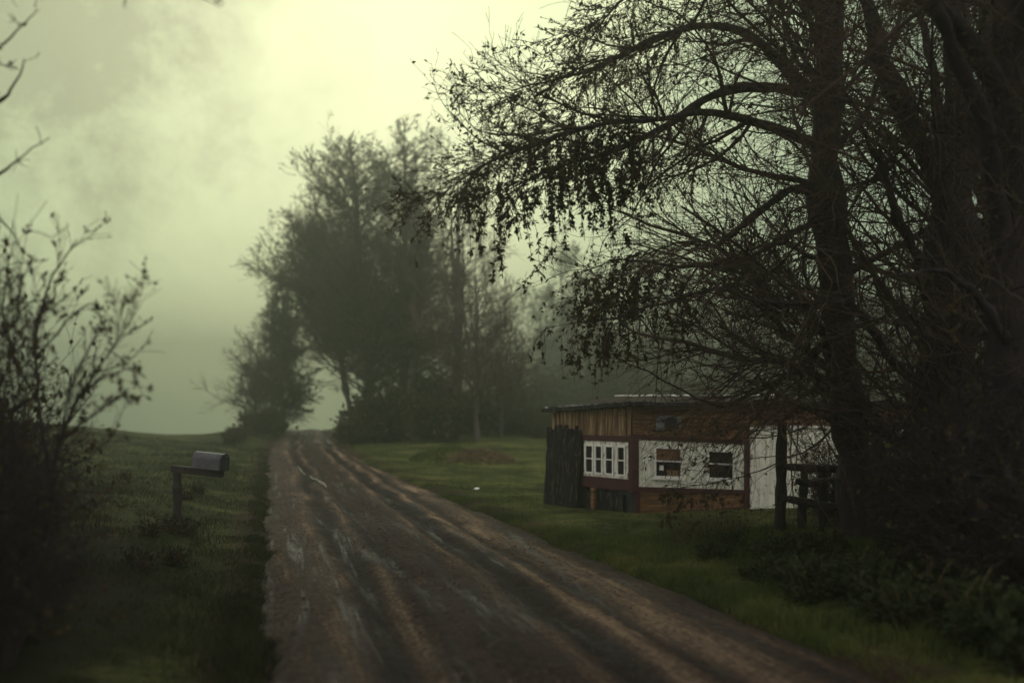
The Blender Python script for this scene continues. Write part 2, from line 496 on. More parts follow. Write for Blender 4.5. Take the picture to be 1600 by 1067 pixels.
def grow(rng, P, Rr, n, t=(.2, 1), length=(.4, .7), ang=(30, 70), K=6, curl=.15, up=0.0, rf=.012, absolute=False, rmax=.6, bias=None, sway=None):
    N, Kp = P.shape[:2]
    seg = np.linalg.norm(np.diff(P, axis=1), axis=2).sum(1)
    w = seg / seg.sum()
    pi_ = rng.choice(N, n, p=w)
    tt = rng.uniform(t[0], t[1], n)
    f = tt * (Kp - 1); i0 = np.minimum(f.astype(int), Kp - 2); fr = (f - i0)[:, None]
    pos = P[pi_, i0] * (1 - fr) + P[pi_, i0 + 1] * fr
    pr = Rr[pi_, i0] * (1 - fr[:, 0]) + Rr[pi_, i0 + 1] * fr[:, 0]
    T = unit(P[pi_, i0 + 1] - P[pi_, i0])
    r = rng.normal(size=(n, 3))
    if bias is not None:
        r = r + np.array(bias)
    perp = unit(r - (r * T).sum(1, keepdims=True) * T)
    a = np.radians(rng.uniform(ang[0], ang[1], n))[:, None]
    d = unit(np.cos(a) * T + np.sin(a) * perp)
    L = rng.uniform(length[0], length[1], n)
    if not absolute:
        L = L * seg[pi_] * (1.15 - .6 * tt)
    st = (L / (K - 1))[:, None]
    out = [pos]
    for k in range(K - 1):
        out.append(out[-1] + d * st)
        d = d + curl * rng.normal(size=(n, 3))
        d[:, 2] += up
        if sway is not None:
            d = d + np.array(sway)
        d = unit(d)
    Q = np.stack(out, 1)
    r0 = np.minimum(pr * rmax, L * rf)
    RQ = r0[:, None] * np.linspace(1, .25, K)[None, :]
    return Q, RQ


def pick(rng, P, n, t=(.1, 1)):
    N, K = P.shape[:2]
    i = rng.integers(0, N, n)
    f = rng.uniform(t[0], t[1], n) * (K - 1); k = np.minimum(f.astype(int), K - 2); fr = (f - k)[:, None]
    return P[i, k] * (1 - fr) + P[i, k + 1] * fr, unit(P[i, k + 1] - P[i, k])


def tree(name, trunks, spec, label, cat='tree', group=None, seed=1, bark='bark', twig='twig', leaf='leaf_dark', base=None, trunk_sides=10):
    """trunks: list of (points, radii, jitter) - the first is the trunk itself, the rest its main limbs.
    spec: levels of twigs and leaves"""
    rng = np.random.default_rng(seed)
    base = base or tuple(trunks[0][0][0])
    root = empty(name, base, label, cat, group)
    gt, gc = Geo(), Geo()
    main, mr = [], []
    for k, (pts, rad, jit) in enumerate(trunks):
        P, r = path(pts, rad, 40 if k == 0 else 26, seed * 31 + k, jit)
        gt.tubes(P, r, trunk_sides if r[0] > .08 else 6)
        if k >= spec.get('skip', 0):
            a, b = resample(P, r, 16); main.append(a); mr.append(b)
    P0, R0 = np.stack(main), np.stack(mr)
    lv = [(P0, R0)]
    for j, s in enumerate(spec['levels']):
        s = dict(s)
        src = s.pop('src', -1); thick = s.pop('trunk', False); sides = s.pop('sides', 3)
        Pp, Rp = lv[src]
        Q, RQ = grow(rng, Pp, Rp, **s)
        RQ = np.maximum(RQ, spec.get('rmin', .0035))
        (gt if thick else gc).tubes(Q, RQ, 5 if thick else sides)
        lv.append((Q, RQ))
    for (src, n, L, W, droop, tr) in spec.get('leaves', []):
        p, d = pick(rng, lv[src][0], n, tr)
        dd = d + rng.normal(size=d.shape) * .7 + np.array([0, 0, -droop])
        gc.leaves(p + rng.normal(size=p.shape) * L * .15, dd, rng.uniform(L * .6, L * 1.3, n), rng.uniform(W * .6, W * 1.3, n), rng)
    gt.build('trunk', M[bark], root, smooth=True)
    gc.build('crown', [M[twig], M[leaf]], root)
    return root


def A(px, py, Y): return at(px, py, Y)


# ---- the big tree in front of the shed, with the leafy limb over the lawn
Yt = 14.6
tr1 = [
    ([(5.33, Yt, H(5.33, Yt) - .2), A(1343, 800, Yt), A(1335, 690, Yt), A(1315, 560, Yt), A(1304, 430, Yt), A(1293, 260, Yt), A(1296, 120, Yt), A(1305, 0, Yt), A(1312, -150, Yt), A(1290, -330, Yt)],
     [.38, .30, .275, .25, .24, .235, .23, .21, .15, .07], .03),
    # long limb sweeping left: the drooping leafy one
    ([A(1292, 235, Yt), A(1200, 195, 14.1), A(1100, 170, 13.5), A(1047, 184, 13.1), A(916, 196, 12.4), A(811, 232, 12.0), A(743, 263, 11.8), A(690, 306, 11.6)],
     [0.0814, 0.0629, 0.0481, 0.0407, 0.0311, 0.0222, 0.0148, 0.008], .02),
    ([A(1290, 150, Yt), A(1180, 130, 14.1), A(1100, 148, 13.8), A(1068, 184, 13.6), A(995, 222, 13.2), A(932, 248, 12.9), A(850, 268, 12.6), A(790, 300, 12.5)],
     [0.0888, 0.074, 0.0629, 0.0555, 0.0407, 0.0296, 0.0185, 0.008], .02),
    ([A(1290, 170, Yt), A(1235, 120, 14.3), A(1165, 52, 14.0), A(1090, 40, 13.6), A(1000, 70, 13.0), A(930, 112, 12.6), A(870, 124, 12.3), A(800, 146, 12.2)],
     [0.0962, 0.0814, 0.0666, 0.0518, 0.037, 0.0222, 0.0148, 0.007], .02),
    ([A(1295, 40, Yt), A(1200, -60, 14.2), A(1100, -60, 13.6), A(1010, -20, 13), A(960, 10, 12.6), A(925, 50, 12.4)],
     [0.0888, 0.0666, 0.0444, 0.0296, 0.0148, 0.007], .03),
    ([A(1270, 300, Yt), A(1236, 293, 14.3), A(1180, 337, 14.0), A(1122, 382, 13.8)], [0.0814, 0.0666, 0.0555, 0.0407], .01),
    ([A(1310, 470, Yt), A(1220, 480, 14.1), A(1130, 450, 13.6), A(1040, 470, 13.2), A(950, 510, 12.8), A(890, 500, 12.6)],
     [0.0518, 0.037, 0.0296, 0.0222, 0.0133, 0.006], .03),
    ([A(1315, 520, Yt), A(1230, 590, 14.2), A(1130, 640, 13.8), A(1040, 600, 13.4), A(960, 560, 13.1)],
     [0.0444, 0.0333, 0.0222, 0.0133, 0.006], .03),
    ([A(1330, 640, Yt), A(1270, 700, 14.1), A(1190, 735, 13.8), A(1120, 752, 13.6), A(1050, 764, 13.5)],
     [0.0222, 0.0148, 0.00888, 0.008, 0.004], .02),
    ([A(1300, 330, Yt), A(1180, 400, 14.2), A(1080, 420, 13.7), A(980, 400, 13.2), A(880, 430, 12.8)],
     [0.0518, 0.037, 0.0296, 0.0148, 0.006], .03),
    ([A(1296, 240, Yt), A(1350, 190, 15), A(1400, 60, 15.5), A(1430, -80, 16)], [0.074, 0.0592, 0.037, 0.0148], .03),
    ([A(1300, 400, Yt), A(1360, 430, 15), A(1410, 520, 15.4), A(1430, 620, 15.6)], [0.0444, 0.037, 0.0222, 0.01], .03),
]
tree('tall_tree', tr1, dict(skip=0, rmin=.0026, levels=[
    dict(n=170, t=(.15, 1), length=(.18, .42), ang=(25, 75), K=9, curl=.16, up=-.01, rf=.014, trunk=False, sides=4, bias=(-.5, -.2, 0)),
    dict(n=1900, t=(.1, 1), length=(.35, .7), ang=(25, 70), K=7, curl=.16, up=-.02, rf=.009),
    dict(n=8000, t=(.1, 1), length=(.35, .8), ang=(20, 65), K=5, curl=.2, up=-.02, rf=.010),
], leaves=[(2, 3500, .075, .02, .5, (.1, 1)), (3, 6500, .07, .018, .6, (.2, 1))]),
    'tall dark tree in front of the shed whose long limb reaches left over the lawn', seed=11)

# hanging leafy sprays at the end of that limb are its own twigs: a second growth pass on the same tree
def sprays(root, limbs, n1, seed, leafn, drop=(.5, 1.3)):
    rng = np.random.default_rng(seed)
    P = np.stack([resample(*path(p, r, 26, seed, 0), 16)[0] for p, r in limbs]); Rr = np.full(P.shape[:2], .02)
    g = Geo()
    Q, RQ = grow(rng, P, Rr, n1, t=(.25, .93), length=(.2, .65), ang=(30, 80), K=7, curl=.15, up=-.10, rf=.010, absolute=True, bias=(0, 0, -1))
    S, RS = grow(rng, Q, RQ, int(n1 * 2.2), t=(.3, 1), length=drop, ang=(25, 70), K=8, curl=.10, up=-.32, rf=.006, absolute=True, bias=(0, 0, -2))
    RQ = np.maximum(RQ, .004); RS = np.maximum(RS, .0035)
    g.tubes(Q, RQ, 4); g.tubes(S, RS, 3)
    p, d = pick(rng, S, leafn, (.15, 1))
    # leaves sit in small whorls
    k = 4
    p = np.repeat(p, k, 0); d = np.repeat(d, k, 0)
    dd = d * .6 + rng.normal(size=d.shape) * .75 + np.array([0, 0, -.35])
    g.leaves(p, dd, rng.uniform(.035, .095, len(p)), rng.uniform(.009, .023, len(p)), rng)
    g.build('leafy_sprays', [M['twig'], M['leaf_dark']], root)


root1 = bpy.data.objects['tall_tree']
sprays(root1, [(tr1[1][0][2:], tr1[1][1][2:]), (tr1[2][0][3:], tr1[2][1][3:]), (tr1[9][0][1:], tr1[9][1][1:])], 100, 21, 2300, (.3, 1.1))
sprays(root1, [(tr1[6][0][2:], tr1[6][1][2:])], 30, 22, 260, (.2, .6))
sprays(root1, [(tr1[8][0][2:], tr1[8][1][2:])], 16, 26, 90, (.12, .3))


def feathers(root, limbs, n1, seed, leafn, bias):
    rng = np.random.default_rng(seed)
    P = np.stack([resample(*path(p, r, 26, seed, 0), 16)[0] for p, r in limbs]); Rr = np.full(P.shape[:2], .02)
    g = Geo()
    Q, RQ = grow(rng, P, Rr, n1, t=(.2, 1), length=(.3, 1.0), ang=(15, 50), K=8, curl=.09, up=-.04, rf=.008, absolute=True, bias=bias)
    S, RS = grow(rng, Q, RQ, n1 * 5, t=(.1, 1), length=(.15, .5), ang=(20, 55), K=5, curl=.10, up=-.03, rf=.008, absolute=True)
    g.tubes(Q, np.maximum(RQ, .0045), 4); g.tubes(S, np.maximum(RS, .0035), 3)
    p, d = pick(rng, S, leafn, (.0, 1))
    g.leaves(p, d + rng.normal(size=d.shape) * .5, rng.uniform(.035, .075, len(p)), rng.uniform(.006, .011, len(p)), rng)
    g.build('feathery_twigs', [M['twig'], M['leaf_dark']], root)


feathers(root1, [(tr1[3][0][3:], tr1[3][1][3:]), (tr1[4][0][2:], tr1[4][1][2:]), (tr1[1][0][2:], tr1[1][1][2:]), (tr1[2][0][2:], tr1[2][1][2:])], 170, 23, 17000, (-.3, -.2, -.25))

# ---- the forked tree to its right
Yf = 13.0
tr2 = [
    ([(5.78, Yf, H(5.78, Yf) - .2), A(1464, 800, Yf), A(1470, 600, Yf), A(1484, 400, Yf), A(1490, 250, Yf), A(1498, 100, Yf), A(1500, -40, Yf), A(1510, -300, Yf)],
     [.55, .46, .40, .34, .24, .16, .14, .05], .03),
    ([A(1484, 290, Yf), A(1440, 215, 12.9), A(1400, 150, 12.8), A(1372, 90, 12.7), A(1352, 0, 12.6), A(1300, -120, 12.3)], [.24, .17, .14, .12, .09, .03], .02),
    ([A(1480, 330, Yf), A(1530, 230, 13.3), A(1555, 100, 13.5), A(1570, -60, 13.6)], [.2, .15, .11, .06], .02),
    ([A(1470, 500, Yf), A(1420, 380, 12.6), A(1380, 250, 12.3), A(1340, 200, 12.2)], [.09, .07, .04, .015], .03),
    ([A(1460, 620, Yf), A(1390, 560, 12.6), A(1340, 470, 12.3), A(1240, 480, 11.9), A(1150, 460, 11.6)], [.09, .06, .045, .03, .008], .03),
    ([A(1462, 640, Yf), A(1400, 690, 12.6), A(1340, 640, 12.2), A(1260, 640, 11.8)], [.06, .045, .03, .01], .03),
    ([A(1488, 450, Yf), A(1560, 400, 12.5), A(1640, 300, 12)], [.12, .08, .03], .03),
]
tree('forked_tree', tr2, dict(rmin=.0026, levels=[
    dict(n=170, t=(.1, 1), length=(.2, .5), ang=(25, 70), K=8, curl=.16, up=.02, rf=.012, sides=4, bias=(-.2, -.4, 0)),
    dict(n=1000, t=(.1, 1), length=(.35, .7), ang=(25, 70), K=6, curl=.18, up=0, rf=.008),
    dict(n=5200, t=(.1, 1), length=(.4, .8), ang=(20, 65), K=5, curl=.2, up=-.02, rf=.009),
], leaves=[(2, 1500, .06, .015, .2, (.2, 1)), (3, 5000, .06, .014, .2, (.3, 1))]),
    'thick tree at the right that forks into two leaning leaders', seed=12, leaf='bud')

# ---- dark trunks at the right edge
tr3 = [
    ([(5.6, 10.6, H(5.6, 10.6) - .2), A(1585, 700, 10.6), A(1572, 400, 10.6), A(1580, 150, 10.6), A(1590, -100, 10.6), A(1560, -420, 10.4)],
     [.36, .28, .24, .21, .16, .05], .03),
    ([A(1574, 420, 10.6), A(1540, 240, 10.2), A(1490, 60, 9.7), A(1400, -120, 9.2)], [.13, .10, .07, .02], .03),
    ([A(1580, 180, 10.6), A(1480, 20, 10.2), A(1330, -100, 9.6), A(1180, -150, 9)], [.13, .10, .06, .02], .03),
    ([A(1585, 60, 10.6), A(1640, -80, 9.4), A(1500, -300, 7), A(1200, -500, 5.0)], [.14, .11, .08, .03], .03),
    ([A(1580, 560, 10.6), A(1530, 470, 10.2), A(1470, 420, 9.9), A(1400, 430, 9.6)], [.07, .05, .03, .01], .03),
    ([A(1585, 640, 10.6), A(1640, 560, 9.5), A(1700, 500, 8.5)], [.08, .06, .02], .03),
]
tree('leaning_tree', tr3, dict(rmin=.0024, levels=[
    dict(n=80, t=(.1, 1), length=(.2, .45), ang=(25, 70), K=8, curl=.16, up=.0, rf=.012, sides=4),
    dict(n=650, t=(.1, 1), length=(.35, .7), ang=(25, 70), K=6, curl=.18, up=0, rf=.008),
    dict(n=3200, t=(.1, 1), length=(.4, .8), ang=(20, 65), K=5, curl=.2, up=-.02, rf=.009),
], leaves=[(2, 1200, .07, .02, .2, (.2, 1)), (3, 2600, .07, .02, .2, (.3, 1))]),
    'dark tree cut off by the right edge of the photo, beyond the leafy weeds', seed=13)

tr4 = [
    ([(8.1, 15.6, H(8.1, 15.6) - .2), A(1560, 640, 15.6), A(1545, 400, 15.6), A(1548, 150, 15.6), A(1540, -150, 15.6)], [.24, .2, .17, .14, .07], .03),
    ([A(1548, 500, 15.6), A(1620, 330, 15.4), A(1680, 150, 15.2)], [.10, .07, .03], .03),
    ([A(1546, 330, 15.6), A(1470, 180, 15.6), A(1440, 20, 15.5), A(1420, -100, 15.4)], [.1, .07, .05, .02], .03),
    ([A(1552, 600, 15.6), A(1480, 560, 15.3), A(1420, 640, 15)], [.07, .05, .015], .03),
]
tree('straight_tree', tr4, dict(rmin=.003, levels=[
    dict(n=120, t=(.1, 1), length=(.2, .45), ang=(25, 70), K=8, curl=.16, up=.02, rf=.012, sides=4),
    dict(n=600, t=(.1, 1), length=(.35, .7), ang=(25, 70), K=6, curl=.18, up=0, rf=.008),
    dict(n=1500, t=(.1, 1), length=(.4, .8), ang=(20, 65), K=4, curl=.2, up=0, rf=.009),
], leaves=[(3, 2200, .07, .018, .2, (.3, 1))]),
    'straight dark trunk between the forked tree and the right edge', seed=14, leaf='bud')

# ---- left side: sapling and the tree whose twigs hang in from the left edge
tr5 = [
    ([(-3.75, 7.6, H(-3.75, 7.6) - .1), A(75, 820, 7.6), A(92, 690, 7.6), A(120, 620, 7.6), A(165, 560, 7.5), A(215, 478, 7.4)], [.028, .024, .018, .013, .009, .003], .008),
    ([A(80, 760, 7.6), A(60, 620, 7.8), A(50, 520, 7.9), A(80, 430, 7.9), A(120, 375, 7.9)], [.02, .016, .012, .009, .004], .01),
    ([A(92, 690, 7.6), A(130, 660, 7.5), A(185, 620, 7.4), A(200, 612, 7.3)], [.012, .009, .005, .002], .006),
    ([A(84, 740, 7.6), A(140, 715, 7.4), A(170, 690, 7.3), A(198, 620, 7.2)], [.011, .008, .005, .002], .006),
    ([A(98, 670, 7.6), A(110, 600, 7.7), A(150, 520, 7.7), A(160, 495, 7.7)], [.012, .009, .006, .002], .006),
    ([A(120, 620, 7.6), A(160, 590, 7.5), A(200, 575, 7.4), A(212, 574, 7.4)], [.010, .007, .004, .002], .006),
    ([A(165, 545, 7.5), A(190, 560, 7.4), A(215, 590, 7.3), A(222, 615, 7.3)], [.007, .005, .003, .002], .004),
    ([A(64, 640, 7.8), A(20, 560, 7.9), A(0, 480, 8), A(20, 380, 8)], [.014, .011, .008, .003], .01),
    ([A(56, 560, 7.9), A(100, 500, 7.9), A(150, 470, 7.9), A(165, 515, 7.8)], [.010, .008, .005, .002], .008),
]
tree('sapling', tr5, dict(rmin=.0022, levels=[
    dict(n=130, t=(.2, 1), length=(.10, .32), ang=(20, 55), K=7, curl=.10, up=.03, rf=.010, sides=4),
    dict(n=700, t=(.1, 1), length=(.25, .6), ang=(20, 55), K=5, curl=.12, up=.02, rf=.010),
], leaves=[(1, 500, .05, .012, -.2, (.7, 1)), (2, 420, .04, .010, 0, (.6, 1))]),
    'thin bare sapling with long arching twigs, nearest the mailbox', 'sapling', seed=15, leaf='bud')

tr6 = [
    ([(-5.7, 8.6, H(-5.7, 8.6) - .2), A(-170, 500, 8.6), A(-150, 200, 8.6), A(-160, -100, 8.5), A(-120, -500, 8.4)], [.22, .18, .15, .12, .04], .03),
    ([A(-165, 420, 8.6), A(-100, 330, 8.2), A(-30, 280, 7.9), A(30, 245, 7.6), A(80, 215, 7.5)], [.05, .03, .015, .007, .003], .02),
    ([A(-155, 250, 8.6), A(-60, 190, 8.1), A(10, 160, 7.7), A(30, 90, 7.4)], [.06, .04, .015, .004], .02),
    ([A(-160, 100, 8.6), A(-60, -60, 8), A(20, -150, 7.5), A(180, -110, 6.9), A(300, -14, 6.7), A(350, 12, 6.6)], [.08, .06, .04, .016, .006, .003], .02),
    ([A(-160, 330, 8.6), A(-70, 300, 8.2), A(0, 330, 7.9), A(45, 400, 7.7)], [.04, .02, .010, .003], .02),
    ([A(-155, 180, 8.5), A(-60, 110, 8.0), A(10, 70, 7.6), A(60, 20, 7.4)], [.04, .02, .009, .003], .02),
    ([A(-160, 520, 8.6), A(-80, 480, 8.2), A(0, 520, 7.8), A(50, 470, 7.5), A(80, 420, 7.4)], [.04, .02, .012, .006, .003], .02),
    ([A(-165, 560, 8.6), A(-70, 640, 8.2), A(20, 640, 7.9), A(60, 600, 7.7)], [.06, .04, .02, .005], .02),
    ([A(-150, 0, 8.5), A(-60, -200, 7.2), A(200, -500, 5.4), A(700, -800, 4.2)], [.10, .08, .06, .02], .03),
]
tree('twiggy_tree', tr6, dict(rmin=.003, levels=[
    dict(n=110, t=(.1, 1), length=(.06, .18), ang=(25, 65), K=8, curl=.15, up=.01, rf=.011, sides=4),
    dict(n=1500, t=(.1, 1), length=(.25, .6), ang=(25, 65), K=6, curl=.17, up=0, rf=.009),
    dict(n=1500, t=(.1, 1), length=(.3, .6), ang=(20, 60), K=4, curl=.2, up=0, rf=.009),
], leaves=[(3, 900, .05, .014, 0, (.3, 1))]),
    'tree outside the left edge whose bare twigs reach into the sky', seed=16, leaf='bud')


# unseen leafy limbs added to these two trees to shade the near ground
def overhead(root, limbs, n1, n2, n3, leafn, seed, leaf):
    rng = np.random.default_rng(seed)
    gt, g = Geo(), Geo()
    pr = [resample(*path(p, r, 26, seed + k, .03), 16) for k, (p, r) in enumerate(limbs)]
    P = np.stack([a for a, b in pr]); Rr = np.stack([b for a, b in pr])
    gt.tubes(P, Rr, 8)
    Q, RQ = grow(rng, P, Rr, n1, t=(.25, 1), length=(1.2, 3.2), ang=(35, 75), K=8, curl=.10, up=.01, rf=.011, absolute=True)
    S, RS = grow(rng, Q, RQ, n2, t=(.15, 1), length=(.5, 1.3), ang=(30, 65), K=6, curl=.14, up=.0, rf=.01, absolute=True)
    g.tubes(Q, np.maximum(RQ, .006), 4); g.tubes(S, np.maximum(RS, .004), 3)
    p, d = pick(rng, S, leafn, (.0, 1))
    g.leaves(p, d + rng.normal(size=d.shape) * .8, rng.uniform(.14, .28, leafn), rng.uniform(.05, .09, leafn), rng)
    gt.build('unseen_shade_limb', M['bark'], root, smooth=True); g.build('unseen_shade_crown', [M['twig'], M[leaf]], root)


rl = bpy.data.objects['twiggy_tree']; rgt = bpy.data.objects['leaning_tree']
bl = np.array(A(-150, 0, 8.5)); br = np.array(A(1585, 60, 10.6))
overhead(rl, [([tuple(bl), (-6.5, 5, 8.4), (-4.5, 1.0, 9.2), (-2.0, -3.0, 9.6)], [.14, .12, .09, .04]),
              ([tuple(bl), (-6.0, 6.5, 8.2), (-3.6, 5.2, 8.8), (-.6, 4.6, 9.2), (1.5, 4, 9)], [.13, .10, .07, .05, .02]),
              ([tuple(bl), (-7.5, 3.5, 8.6), (-7.5, -1.0, 9), (-6.5, -6, 8.5)], [.13, .10, .07, .03]),
              ([(-7.2, 1.2, 8.9), (-4, -4, 8), (-1, -8, 5.2), (0, -10, 2.5)], [.08, .06, .04, .02]), ([(-7.2, 1.2, 8.9), (-7, -5, 7), (-5.5, -9, 3)], [.08, .06, .02]),
              ([tuple(bl), (-7.2, 10, 10.2), (-7.4, 14, 12.6), (-8, 18, 15)], [.12, .09, .06, .02]), ([tuple(bl), (-6.5, 9, 10.4), (-5.0, 13, 12.2), (-4.2, 16, 14)], [.12, .09, .06, .02]),
              ([(-5.7, 8.6, 2.6), (-8.2, 9.5, 4.6), (-10.5, 12, 5.6), (-12.5, 16, 6.5)], [.09, .07, .05, .02]),
              ([(-5.7, 8.6, 4), (-8.5, 7, 6), (-11, 6, 7)], [.08, .06, .02])], 260, 3800, 0, 52000, 91, 'bramble')
overhead(rgt, [([tuple(br), (6.2, 7, 8.3), (5.0, 3.0, 9.2), (3.0, -2, 9.8)], [.15, .12, .09, .04]),
               ([tuple(br), (5.2, 8.6, 8.2), (3.4, 7.0, 9.2), (.6, 6.2, 9.9)], [.13, .10, .06, .02]),
               ([tuple(br), (7.5, 7, 7.2), (8.5, 2, 7.8), (8, -4, 7.5)], [.13, .10, .07, .03]), ([(8.5, 2, 7.8), (7, -5, 6.5), (4, -10, 3)], [.08, .06, .02])], 150, 2100, 0, 30000, 92, 'bramble')


# ------------------------------------------------------------------ shrubs and weeds
def shrub(name, loc, h, w, nst, n2, n3, leaves, label, cat='bush', group=None, seed=1, twig='twig', leaf='bramble', up=.0, rmin=.003, rz=0, leafL=.06, leafW=.02, r0=.012):
    rng = np.random.default_rng(seed)
    root = empty(name, loc, label, cat, group)
    a = rng.uniform(0, 2 * pi, nst)
    rr = rng.uniform(0, .35, nst) * w
    P0 = np.stack([np.cos(a) * rr, np.sin(a) * rr, np.full(nst, -.08)], 1)
    L = rng.uniform(.6, 1.1, nst) * h
    spread = rng.uniform(.1, 1, nst) * w / max(h, .01)
    d = unit(np.stack([np.cos(a) * spread, np.sin(a) * spread, np.ones(nst)], 1))
    K = 8; out = [P0]
    for k in range(K - 1):
        out.append(out[-1] + d * (L / (K - 1))[:, None])
        d = unit(d + .12 * rng.normal(size=d.shape) + np.array([0, 0, up]))
    P = np.stack(out, 1)
    Rr = np.maximum(r0 * L[:, None] / h * np.linspace(1, .25, K)[None], rmin)
    g = Geo(); g.tubes(P, Rr, 4)
    Q, RQ = grow(rng, P, Rr, n2, t=(.15, 1), length=(.25, .6), ang=(25, 65), K=6, curl=.16, up=up, rf=.01)
    RQ = np.maximum(RQ, rmin); g.tubes(Q, RQ, 3)
    src = Q
    if n3:
        S, RS = grow(rng, Q, RQ, n3, t=(.1, 1), length=(.35, .8), ang=(25, 65), K=4, curl=.2, up=up, rf=.01)
        g.tubes(S, np.maximum(RS, rmin), 3); src = np.concatenate([S.reshape(-1, 2, 2, 3)[:, :, 0], Q[:, ::5][:, :2]]) if False else S
    g.build('stems', M[twig], root, base=(0, 0, 0))
    if leaves:
        g2 = Geo()
        p, dd = pick(rng, src, leaves, (.1, 1))
        dd = dd + rng.normal(size=dd.shape) * .8
        g2.leaves(p, dd, rng.uniform(leafL * .6, leafL * 1.4, leaves), rng.uniform(leafW * .6, leafW * 1.4, leaves), rng, m=0)
        g2.build('leaves', M[leaf], root, base=(0, 0, 0))
    root.rotation_euler.z = rz
    return root


def place(proto, spots, group=None, label=None, labels=None):
    for k, (x, y, s, rz) in enumerate(spots):
        o = proto if k == 0 else copy_tree(proto)
        o.location = (x, y, H(x, y) - .03)
        o.scale = (s, s, s * (.85 + .3 * ((k * 37) % 10) / 10))
        o.rotation_euler.z = rz
        if group: o['group'] = group
        if labels: o['label'] = labels[k]


def gx(px, Y): return (px - 800) / F * Y


# leafy weeds along the right verge
wp = shrub('weed_clump', (0, 0, 0), .55, .5, 26, 170, 0, 1500, '', 'weeds', None, 31, twig='straw', leaf='weed', leafL=.075, leafW=.026, r0=.006)
rng = np.random.default_rng(8)
spots = []
for k in range(46):
    Y = rng.uniform(7.2, 13.2)
    px0 = 800 + (float(road_right(Y)) + .9) / Y * F
    x = gx(px0, Y) + rng.uniform(0, 1) ** 1.3 * (3.6 if Y < 11 else 3.0)
    spots.append((x, Y, rng.uniform(.45, .8) if Y > 10.5 else rng.uniform(.7, 1.2), rng.uniform(0, 6.28)))
place(wp, spots, 'leafy weeds along the right verge')
for o in [o for o in SC.objects if o.name.startswith('weed_clump')]:
    o['label'] = 'low clump of leafy green weeds on the verge right of the road'

# bare thicket below the right hand trees
tp = shrub('thicket', (0, 0, 0), 1.7, .9, 30, 420, 1500, 1500, '', 'thicket', None, 32, twig='bark', leaf='leaf_dark', rmin=.0035)
spots = [(gx(1520, 11.6), 11.6, 1.2, 2), (gx(1560, 10.0), 10.0, 1.15, 3), (gx(1585, 12.4), 12.4, 1.4, 4),
         (gx(1600, 14.5), 14.5, 1.5, 2.5), (gx(1500, 15.2), 15.2, 1.4, 3.5), (gx(1640, 9.0), 9.0, 1.1, .5), (gx(1480, 17), 17, 1.5, 4.5), (gx(1300, 17.2), 17.2, .75, 2.2), (gx(1360, 17.0), 17.0, .9, 5.2), (gx(1420, 16), 16, .8, 4.1)]
place(tp, spots, 'tangled thickets under the right hand trees')
for o in [o for o in SC.objects if o.name.startswith('thicket')]:
    o['label'] = 'dark tangled thicket of bare stems below the trees on the right'

# dark shrubs at the left edge
lp = shrub('twiggy_bush', (0, 0, 0), 1.7, .75, 24, 300, 1000, 700, '', 'bush', None, 33, twig='bark', leaf='leaf_dark', rmin=.0025)
spots = [(gx(10, 7.6), 7.6, .85, 0), (gx(-20, 6.8), 6.8, .85, 1.1), (gx(20, 9.2), 9.2, .75, 2.1), (gx(-10, 10.5), 10.5, 1.25, 3.0), (gx(85, 8.6), 8.6, .35, 4.0), (gx(50, 10.5), 10.5, .5, 5.0), (gx(-40, 8.8), 8.8, .95, .7), (gx(-45, 7.2), 7.2, .8, 2.7)]
place(lp, spots, 'twiggy bushes along the left edge')
for o, l in zip([o for o in SC.objects if o.name.startswith('twiggy_bush')],
                ['dense twiggy bush around the foot of the sapling', 'twiggy bush cut off by the left edge, nearest the camera', 'twiggy bush just behind the sapling',
                 'twiggy bush of middle height at the left edge, farthest back', 'lowest twiggy bush right of the sapling stem', 'small twiggy bush between the sapling and the mailbox field', 'very tall twiggy bush reaching half way up the left edge', 'tall twiggy bush at the left edge in front of the tallest one']):
    o['label'] = l
    if 'tall twiggy' in l:
        o.scale.z = 1.7

# rank tufts on the left bank
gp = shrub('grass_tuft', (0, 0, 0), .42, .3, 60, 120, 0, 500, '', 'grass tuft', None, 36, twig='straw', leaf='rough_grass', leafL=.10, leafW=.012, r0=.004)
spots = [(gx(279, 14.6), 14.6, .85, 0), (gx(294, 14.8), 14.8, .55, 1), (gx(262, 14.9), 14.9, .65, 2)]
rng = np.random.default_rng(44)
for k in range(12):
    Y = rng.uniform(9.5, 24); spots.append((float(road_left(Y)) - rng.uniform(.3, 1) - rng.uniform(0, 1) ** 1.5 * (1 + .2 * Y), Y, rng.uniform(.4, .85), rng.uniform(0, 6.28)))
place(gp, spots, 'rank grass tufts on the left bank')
tl = [o for o in SC.objects if o.name.startswith('grass_tuft')]
for k, o in enumerate(tl):
    o['label'] = 'rank dark grass tuft scattered on the bank left of the road'
    if k < 3:
        o['label'] = 'small rank grass tuft at the foot of the mailbox post'; o['group'] = 'grass tufts round the mailbox post'

# standing dead stalks before the shed
dp = shrub('dry_weed', (0, 0, 0), .75, .28, 12, 60, 0, 60, '', 'weeds', None, 34, twig='straw', leaf='rough_grass', leafL=.05, leafW=.012, r0=.007)
spots = [(gx(1090, 14.5), 14.5, .9, 0), (gx(1125, 14.2), 14.2, 1.0, 1), (gx(1150, 14.6), 14.6, .8, 2), (gx(1070, 13.6), 13.6, .7, 3)]
place(dp, spots, 'dry stalks in front of the shed')
for o in [o for o in SC.objects if o.name.startswith('dry_weed')]:
    o['label'] = 'tuft of tall dry stalks on the grass in front of the shed'


